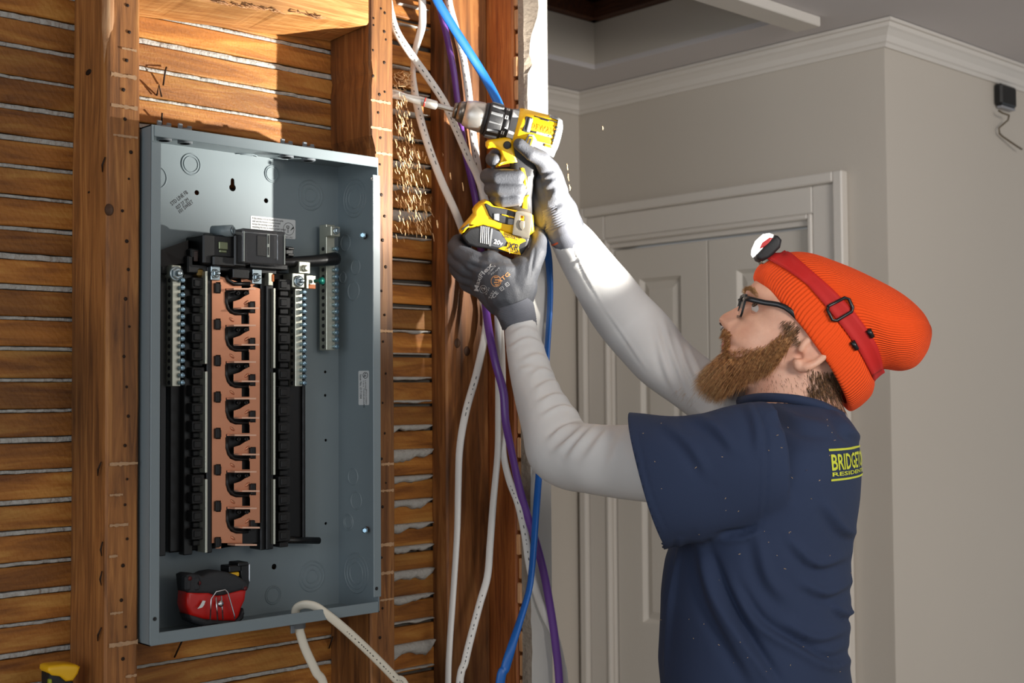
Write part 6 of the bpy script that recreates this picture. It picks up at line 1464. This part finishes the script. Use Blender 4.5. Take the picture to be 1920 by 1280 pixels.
# ---- trousers and boots, below the frame
for sg in (1,-1):
    hipj = V((hipc.x,hipc.y,0.95))+LB*(0.085*sg); knee = V((hipc.x,hipc.y,0.50))+F1*(0.03+0.02*sg)+LB*(0.11*sg); ank = V((hipc.x,hipc.y,0.08))+LB*0.125*sg+F1*0.05*sg
    mb = MB(); P = spline([tuple(hipj+V((0,0,0.10))),tuple(hipj-V((0,0,0.05))),tuple(knee+V((0,0,0.1))),tuple(knee-V((0,0,0.1))),tuple(ank)], 20)
    mb.tube([V(p) for p in P], list(np.interp(np.linspace(0,1,20),[0,.15,.5,.75,1],[.125,.118,.085,.078,.075])), n=24); 
    mb.build('trouser_leg', M['pants'], person)
    toe = F1-LB*0.0; toe = V((toe.x,toe.y,0)).normalized(); sd = V((-toe.y,toe.x,0)); base = V((ank.x,ank.y,0))
    mb = MB(); prof = [(-0.075,0.030,0.10),(-0.06,0.036,0.11),(0.0,0.040,0.105),(0.06,0.045,0.075),(0.13,0.048,0.058),(0.18,0.042,0.050),(0.205,0.022,0.036)]; vs = []
    for (t,w_,h_) in prof:
        for i in range(12):
            g = 2*PI*i/12; vs.append(base+toe*t+sd*(w_*math.cos(g))+V((0,0,max(0.0,h_*0.5+h_*0.5*math.sin(g)*1.0))))
    mb.add(vs, [[j*12+i,j*12+(i+1)%12,(j+1)*12+(i+1)%12,(j+1)*12+i] for j in range(len(prof)-1) for i in range(12)]+[list(range(12))[::-1],[(len(prof)-1)*12+i for i in range(12)]], 0, True)
    mb.build('boot', M['boot'], person)
# ================================================================ gloved hands
def chain(mb, pts, n=16):
    """pts: (px, py, w metres from the drill plane, radius m)"""
    P = [(dp(p[0],p[1],p[2]), p[3]) for p in pts]
    for (a,ra),(b_,rb) in zip(P, P[1:]):
        L_ = max(2, int((b_-a).length/min(ra,rb)*1.6)+1)
        q = [a.lerp(b_,t) for t in np.linspace(0,1,L_)]; mb.tube(q, [ra+(rb-ra)*t for t in np.linspace(0,1,L_)], n=n)
    for a, ra in P: mb.ell(a, ra, n=n, m=10)
def glove(name, fn, label, creases, vox=0.0019):
    mb = MB(); fn(mb); me = remesh(mb, vox, 5, 0.5); wobble(me, 0.0008, 40, 1); folds(me, creases); return me
def right_hand(mb):
    chain(mb, [(1066,438,-.004,.029),(1050,405,-.006,.030),(1036,370,-.008,.026),(1026,340,-.010,.023)])
    chain(mb, [(1052,400,-.012,.028),(1030,360,-.022,.024),(1016,330,-.026,.020)])
    chain(mb, [(1030,410,-.010,.024),(1014,375,-.020,.020),(1010,345,-.026,.019)])
    chain(mb, [(1042,360,.004,.020),(1030,318,.012,.0165),(1015,298,.024,.0130),(996,288,.031,.0112),(974,271,.030,.0100)])          # thumb
    chain(mb, [(1012,318,-.032,.0135),(965,292,-.040,.0118),(928,292,-.030,.0108),(923,298,-.008,.0108),(927,300,.010,.0108)])        # index on the trigger
    chain(mb, [(1014,336,-.034,.0135),(960,325,-.040,.0120),(918,329,-.026,.0118),(914,331,.000,.0118),(930,330,.020,.0112),(972,331,.0235,.0105)])
    chain(mb, [(1014,356,-.032,.0130),(964,350,-.038,.0118),(924,353,-.025,.0116),(920,354,.000,.0114),(936,354,.020,.0110),(974,353,.0225,.0100)])
    chain(mb, [(1014,376,-.028,.0120),(968,374,-.034,.0105),(934,376,-.022,.0104),(929,376,.000,.0104),(943,377,.018,.0100),(970,374,.0205,.0092)])
CR = [(((1008,330),(1030,322),(1040,318)),4,-.0022),(((1012,345),(1032,335),(1046,334)),5,-.0024),(((1018,372),(1036,352),(1052,350)),6,-.0020),(((1008,425),(1030,395),(1056,378)),5,-.0022),(((1020,440),(1044,412),(1074,395)),5,-.0018)]
me = glove('glove', right_hand, '', CR)
cut(me, dp(1063,441,-.004), (dp(1063,441,-.004)-dp(1036,398,-.006)).normalized())
gr = finish('glove', me, M['glove'], 'grey coated work glove gripping the drill handle', 0.0012)
# knit cuff of that glove
def knit_cuff(name, rows, n, lab, parent):
    """rows: (px,py,w,r): ribbed tube"""
    P = spline([tuple(dp(r[0],r[1],r[2]))+(r[3],) for r in rows], 60); mb = MB()
    rad = [p[3]+0.00055*math.sin(i*2.1) for i,p in enumerate(P)]
    mb.tube([V(p[:3]) for p in P], rad, [r*0.92 for r in rad], n, ref=tuple(dw), caps=False); mb.tube([V(P[-1][:3]),V(P[-2][:3])],[rad[-1],rad[-1]*0.9],[rad[-1]*.92,rad[-1]*.85],n,ref=tuple(dw),caps=False)
    return mb.build(name, M['gloveknit'], parent, lab)
kc = knit_cuff('knit_cuff', [(1034,382,-.009,.0250),(1044,402,-.007,.0305),(1054,422,-.005,.0318),(1064,441,-.004,.0305),(1080,466,-.036,.0230)], 40, 'ribbed grey knit cuff', gr)
mb = MB(); a_, b_ = dp(1062,438,-.004), dp(1064,441,-.004); mb.tube([a_,b_],[.0320,.0318],[.0296,.0294],40,ref=tuple(dw),caps=False); mb.build('cuff_edge', plain('orange_cuff_stitch', rgb(196,84,40), 0.8), gr)
def left_hand(mb):
    chain(mb, [(974,614,.052,.026),(966,585,.050,.029),(952,552,.044,.034),(936,520,.036,.034),(918,505,.030,.030)])
    chain(mb, [(960,570,.046,.030),(972,535,.040,.030),(980,508,.036,.024)])
    chain(mb, [(940,560,.034,.028),(912,530,.016,.026),(900,516,.008,.022)])
    chain(mb, [(955,530,.022,.030),(950,508,.002,.022),(930,500,-.010,.020)])
    chain(mb, [(918,500,.036,.0190),(888,489,.032,.0165),(864,474,.018,.0135),(853,461,-.004,.0120),(858,452,-.030,.0110),(880,448,-.042,.0102)])      # index
    chain(mb, [(905,508,.028,.0185),(874,501,.020,.0155),(853,486,.002,.0130),(853,472,-.022,.0120),(870,464,-.042,.0108)])
    chain(mb, [(896,522,.014,.0175),(870,516,.004,.0145),(856,502,-.016,.0125),(866,486,-.036,.0112),(885,478,-.046,.0104)])
    chain(mb, [(900,540,.004,.0165),(876,532,-.010,.0130),(872,515,-.026,.0115),(886,500,-.040,.0102)])
    chain(mb, [(978,530,.038,.0220),(994,500,.036,.0180),(1006,474,.028,.0145),(1012,452,.012,.0125),(1008,436,-.006,.0112)])       # thumb
CL = [(((868,472),(905,487),(950,492),(985,490)),5,-.0016),(((875,492),(890,500),(912,505)),4,-.0022),(((1004,462),(998,495),(994,530)),3,-.0018),(((905,585),(930,565),(960,560)),7,.0010)]
me = glove('glove', left_hand, '', CL)
cut(me, dp(975,608,.052), (dp(975,608,.052)-dp(962,565,.05)).normalized())
BV2 = BVHTree.FromPolygons([v.co.copy() for v in me.vertices], [tuple(p.vertices) for p in me.polygons])
gl_ = finish('glove', me, M['glove'], 'dark grey coated work glove cupping the battery', 0.0012)
knit_cuff('knit_cuff', [(961,566,.050,.0305),(966,580,.0505,.0322),(971,594,.051,.0306),(975,607,.052,.0285),(981,635,.058,.0240)], 40, 'ribbed grey knit cuff', gl_)
# print on the back of the left glove
M['gloveprint'] = plain('light_glove_print', rgb(196,196,196), 0.7); M['gloveorange'] = plain('orange_glove_print', rgb(226,158,96), 0.7)
def glove_shape(mbx, vs, fs):
    out = []
    for (px_,py_) in vs:
        h = BV2.ray_cast(CAM, ray(px_,py_).normalized()); out.append((h[0]-ray(px_,py_)*0.0007) if h[0] is not None else dp(px_,py_,0.07))
    mbx.add(out, fs)
def gtext(mbx, txt, x0, y0, x1, y1, h, bold=0.012):
    vs, fs = text_mesh(txt, 1.0, bold=bold); mx = max(p.x for p in vs); my = max(p.y for p in vs); L_ = math.hypot(x1-x0,y1-y0); ux,uy = (x1-x0)/L_,(y1-y0)/L_; nx,ny = uy,-ux
    glove_shape(mbx, [(x0+ux*p.x/mx*L_+nx*p.y/my*h, y0+uy*p.x/mx*L_+ny*p.y/my*h) for p in vs], fs)
mw, mo_ = MB(), MB()
# arched word along a curve
def garch(mbx, txt, pts, h):
    vs, fs = text_mesh(txt, 1.0, bold=0.02); mx = max(p.x for p in vs); my = max(p.y for p in vs); q = np.array(spline(pts, 60)); out = []
    for p in vs:
        t = min(max(p.x/mx,0),1)*58.99; i = int(t); a = q[i]+(q[i+1]-q[i])*(t-i); tg = q[i+1]-q[i]; tg = tg/np.hypot(*tg); out.append((a[0]+tg[1]*p.y/my*h, a[1]-tg[0]*p.y/my*h))
    glove_shape(mbx, out, fs)
garch(mw, 'MaxiFlex', [(897,547),(900,528),(908,515),(925,498)], 8.5)
gtext(mw, 'ULTIMATE', 916,515,930,499, 3.2); gtext(mw, 'AD-APT', 921,516,938,503, 3.0)
vs, fs = plate_mesh([circle(0,0,8,22), circle(0,0,7.2,22)], 0.001); 
for c, mbx, r_ in (((930,527),mo_,1.35),((906,542),mw,0.95)):
    glove_shape(mbx, [(c[0]+p.x*r_*0.9, c[1]-p.y*r_) for p in vs], fs)
for k in range(4):
    vs, fs = plate_mesh([rrect(-5,-1.1,5,1.1,0.9,2)], 0.001); glove_shape(mo_, [(930+p.x*0.75+ (k%2)*1.5, 527-7+k*4.6-p.y) for p in vs], fs)
vs, fs = plate_mesh([[(0,-4.5),(4,0),(3.8,3),(1.5,3.4),(0,1.6),(-1.5,3.4),(-3.8,3),(-4,0)]], 0.001); glove_shape(mw, [(906+p.x,542-p.y) for p in vs], fs)
gtext(mo_, 'ATG', 935,532,957,515, 7.0)
for a_, b_ in (((932,538),(958,519)),):
    gtext(mw, '_', a_[0],a_[1],b_[0],b_[1], 1.0)
gtext(mw, 'CE', 926,560,935,549, 6.5); gtext(mw, '4121', 917,560,926,546, 2.6); gtext(mw, '388', 921,561,929,548, 2.4); gtext(mw, '2121', 912,553,918,540, 2.4)
for cx_, cy_ in ((941,541),(951,533)):
    vs, fs = plate_mesh([rrect(-3.6,-3.6,3.6,3.6,0.8,2), rrect(-2.6,-2.6,2.6,2.6,0.5,2)], 0.001); g = math.radians(-35)
    glove_shape(mw, [(cx_+p.x*math.cos(g)-p.y*math.sin(g)*-1*-1, cy_+p.x*math.sin(g)+p.y*math.cos(g)) for p in vs], fs); gtext(mw, 'i', cx_-0.6,cy_+2,cx_+0.9,cy_+0.8, 3.6)
mw.build('print', M['gloveprint'], gl_, 'light print on the back of the glove'); mo_.build('print', M['gloveorange'], gl_, 'orange print on the back of the glove')
# ================================================================ wood chips thrown out by the bit
mb = MB(); rng = random.Random(33)
h0 = V((0.4335, 0.068, 2.075))
def chip(p, d, ln, w):
    t = d.cross(V((rng.uniform(-1,1),rng.uniform(-1,1),rng.uniform(-1,1)))).normalized(); n_ = d.cross(t)
    a, c = p-d*ln/2, p+d*ln/2; m_ = p+n_*ln*rng.uniform(-0.25,0.25)
    mb.add([a-t*w*0.6,a+t*w*0.6,m_+t*w,m_-t*w,c+t*w*0.4,c-t*w*0.4,m_+n_*w*0.5],[[0,1,2,3],[3,2,4,5],[0,3,6],[3,5,6],[1,6,2]])
for k in range(600):
    s = rng.random()**0.8; px_ = 741+rng.random()*58*(0.3+0.7*s)+s*rng.uniform(-2,26); py_ = 188+s**1.25*250+rng.uniform(-14,14)
    if px_ < 741: continue
    y = rng.uniform(-0.01,0.086); p = at(px_,py_,y=y)
    if p.x < 0.437 or p.x > 0.68: continue
    d = (V((0.35,0,-1))+V((rng.uniform(-.25,.25),rng.uniform(-.3,.3),0))).normalized(); chip(p, d, rng.uniform(0.004,0.013), rng.uniform(0.0003,0.0008))
for k in range(70):
    px_ = rng.uniform(741,772); py_ = rng.uniform(135,178); p = at(px_,py_,y=rng.uniform(0.02,0.09))
    if p.x < 0.437: continue
    chip(p, V((rng.uniform(.2,1),rng.uniform(-.6,.6),rng.uniform(-.8,.6))).normalized(), rng.uniform(0.006,0.014), rng.uniform(0.0006,0.0014))
for (x,y,y_) in ((1064,313,-.1),(1066,332,-.1),(1080,385,-.1),(800,300,.0),(830,290,.0),(905,330,.0),(868,350,.01),(820,420,.02),(845,330,.01),(1124,465,-.1),(1130,240,-.1),(955,470,-.12),(1068,352,-.1)):
    chip(at(x,y,y=y_), V((0.25,0.1,-1)).normalized(), rng.uniform(0.006,0.014), rng.uniform(0.0007,0.0015))
o = mb.build('wood_chips', M['chip'], None, kind='stuff'); tag(o, 'pale wood chips and sawdust flying from the hole in the stud', 'sawdust')
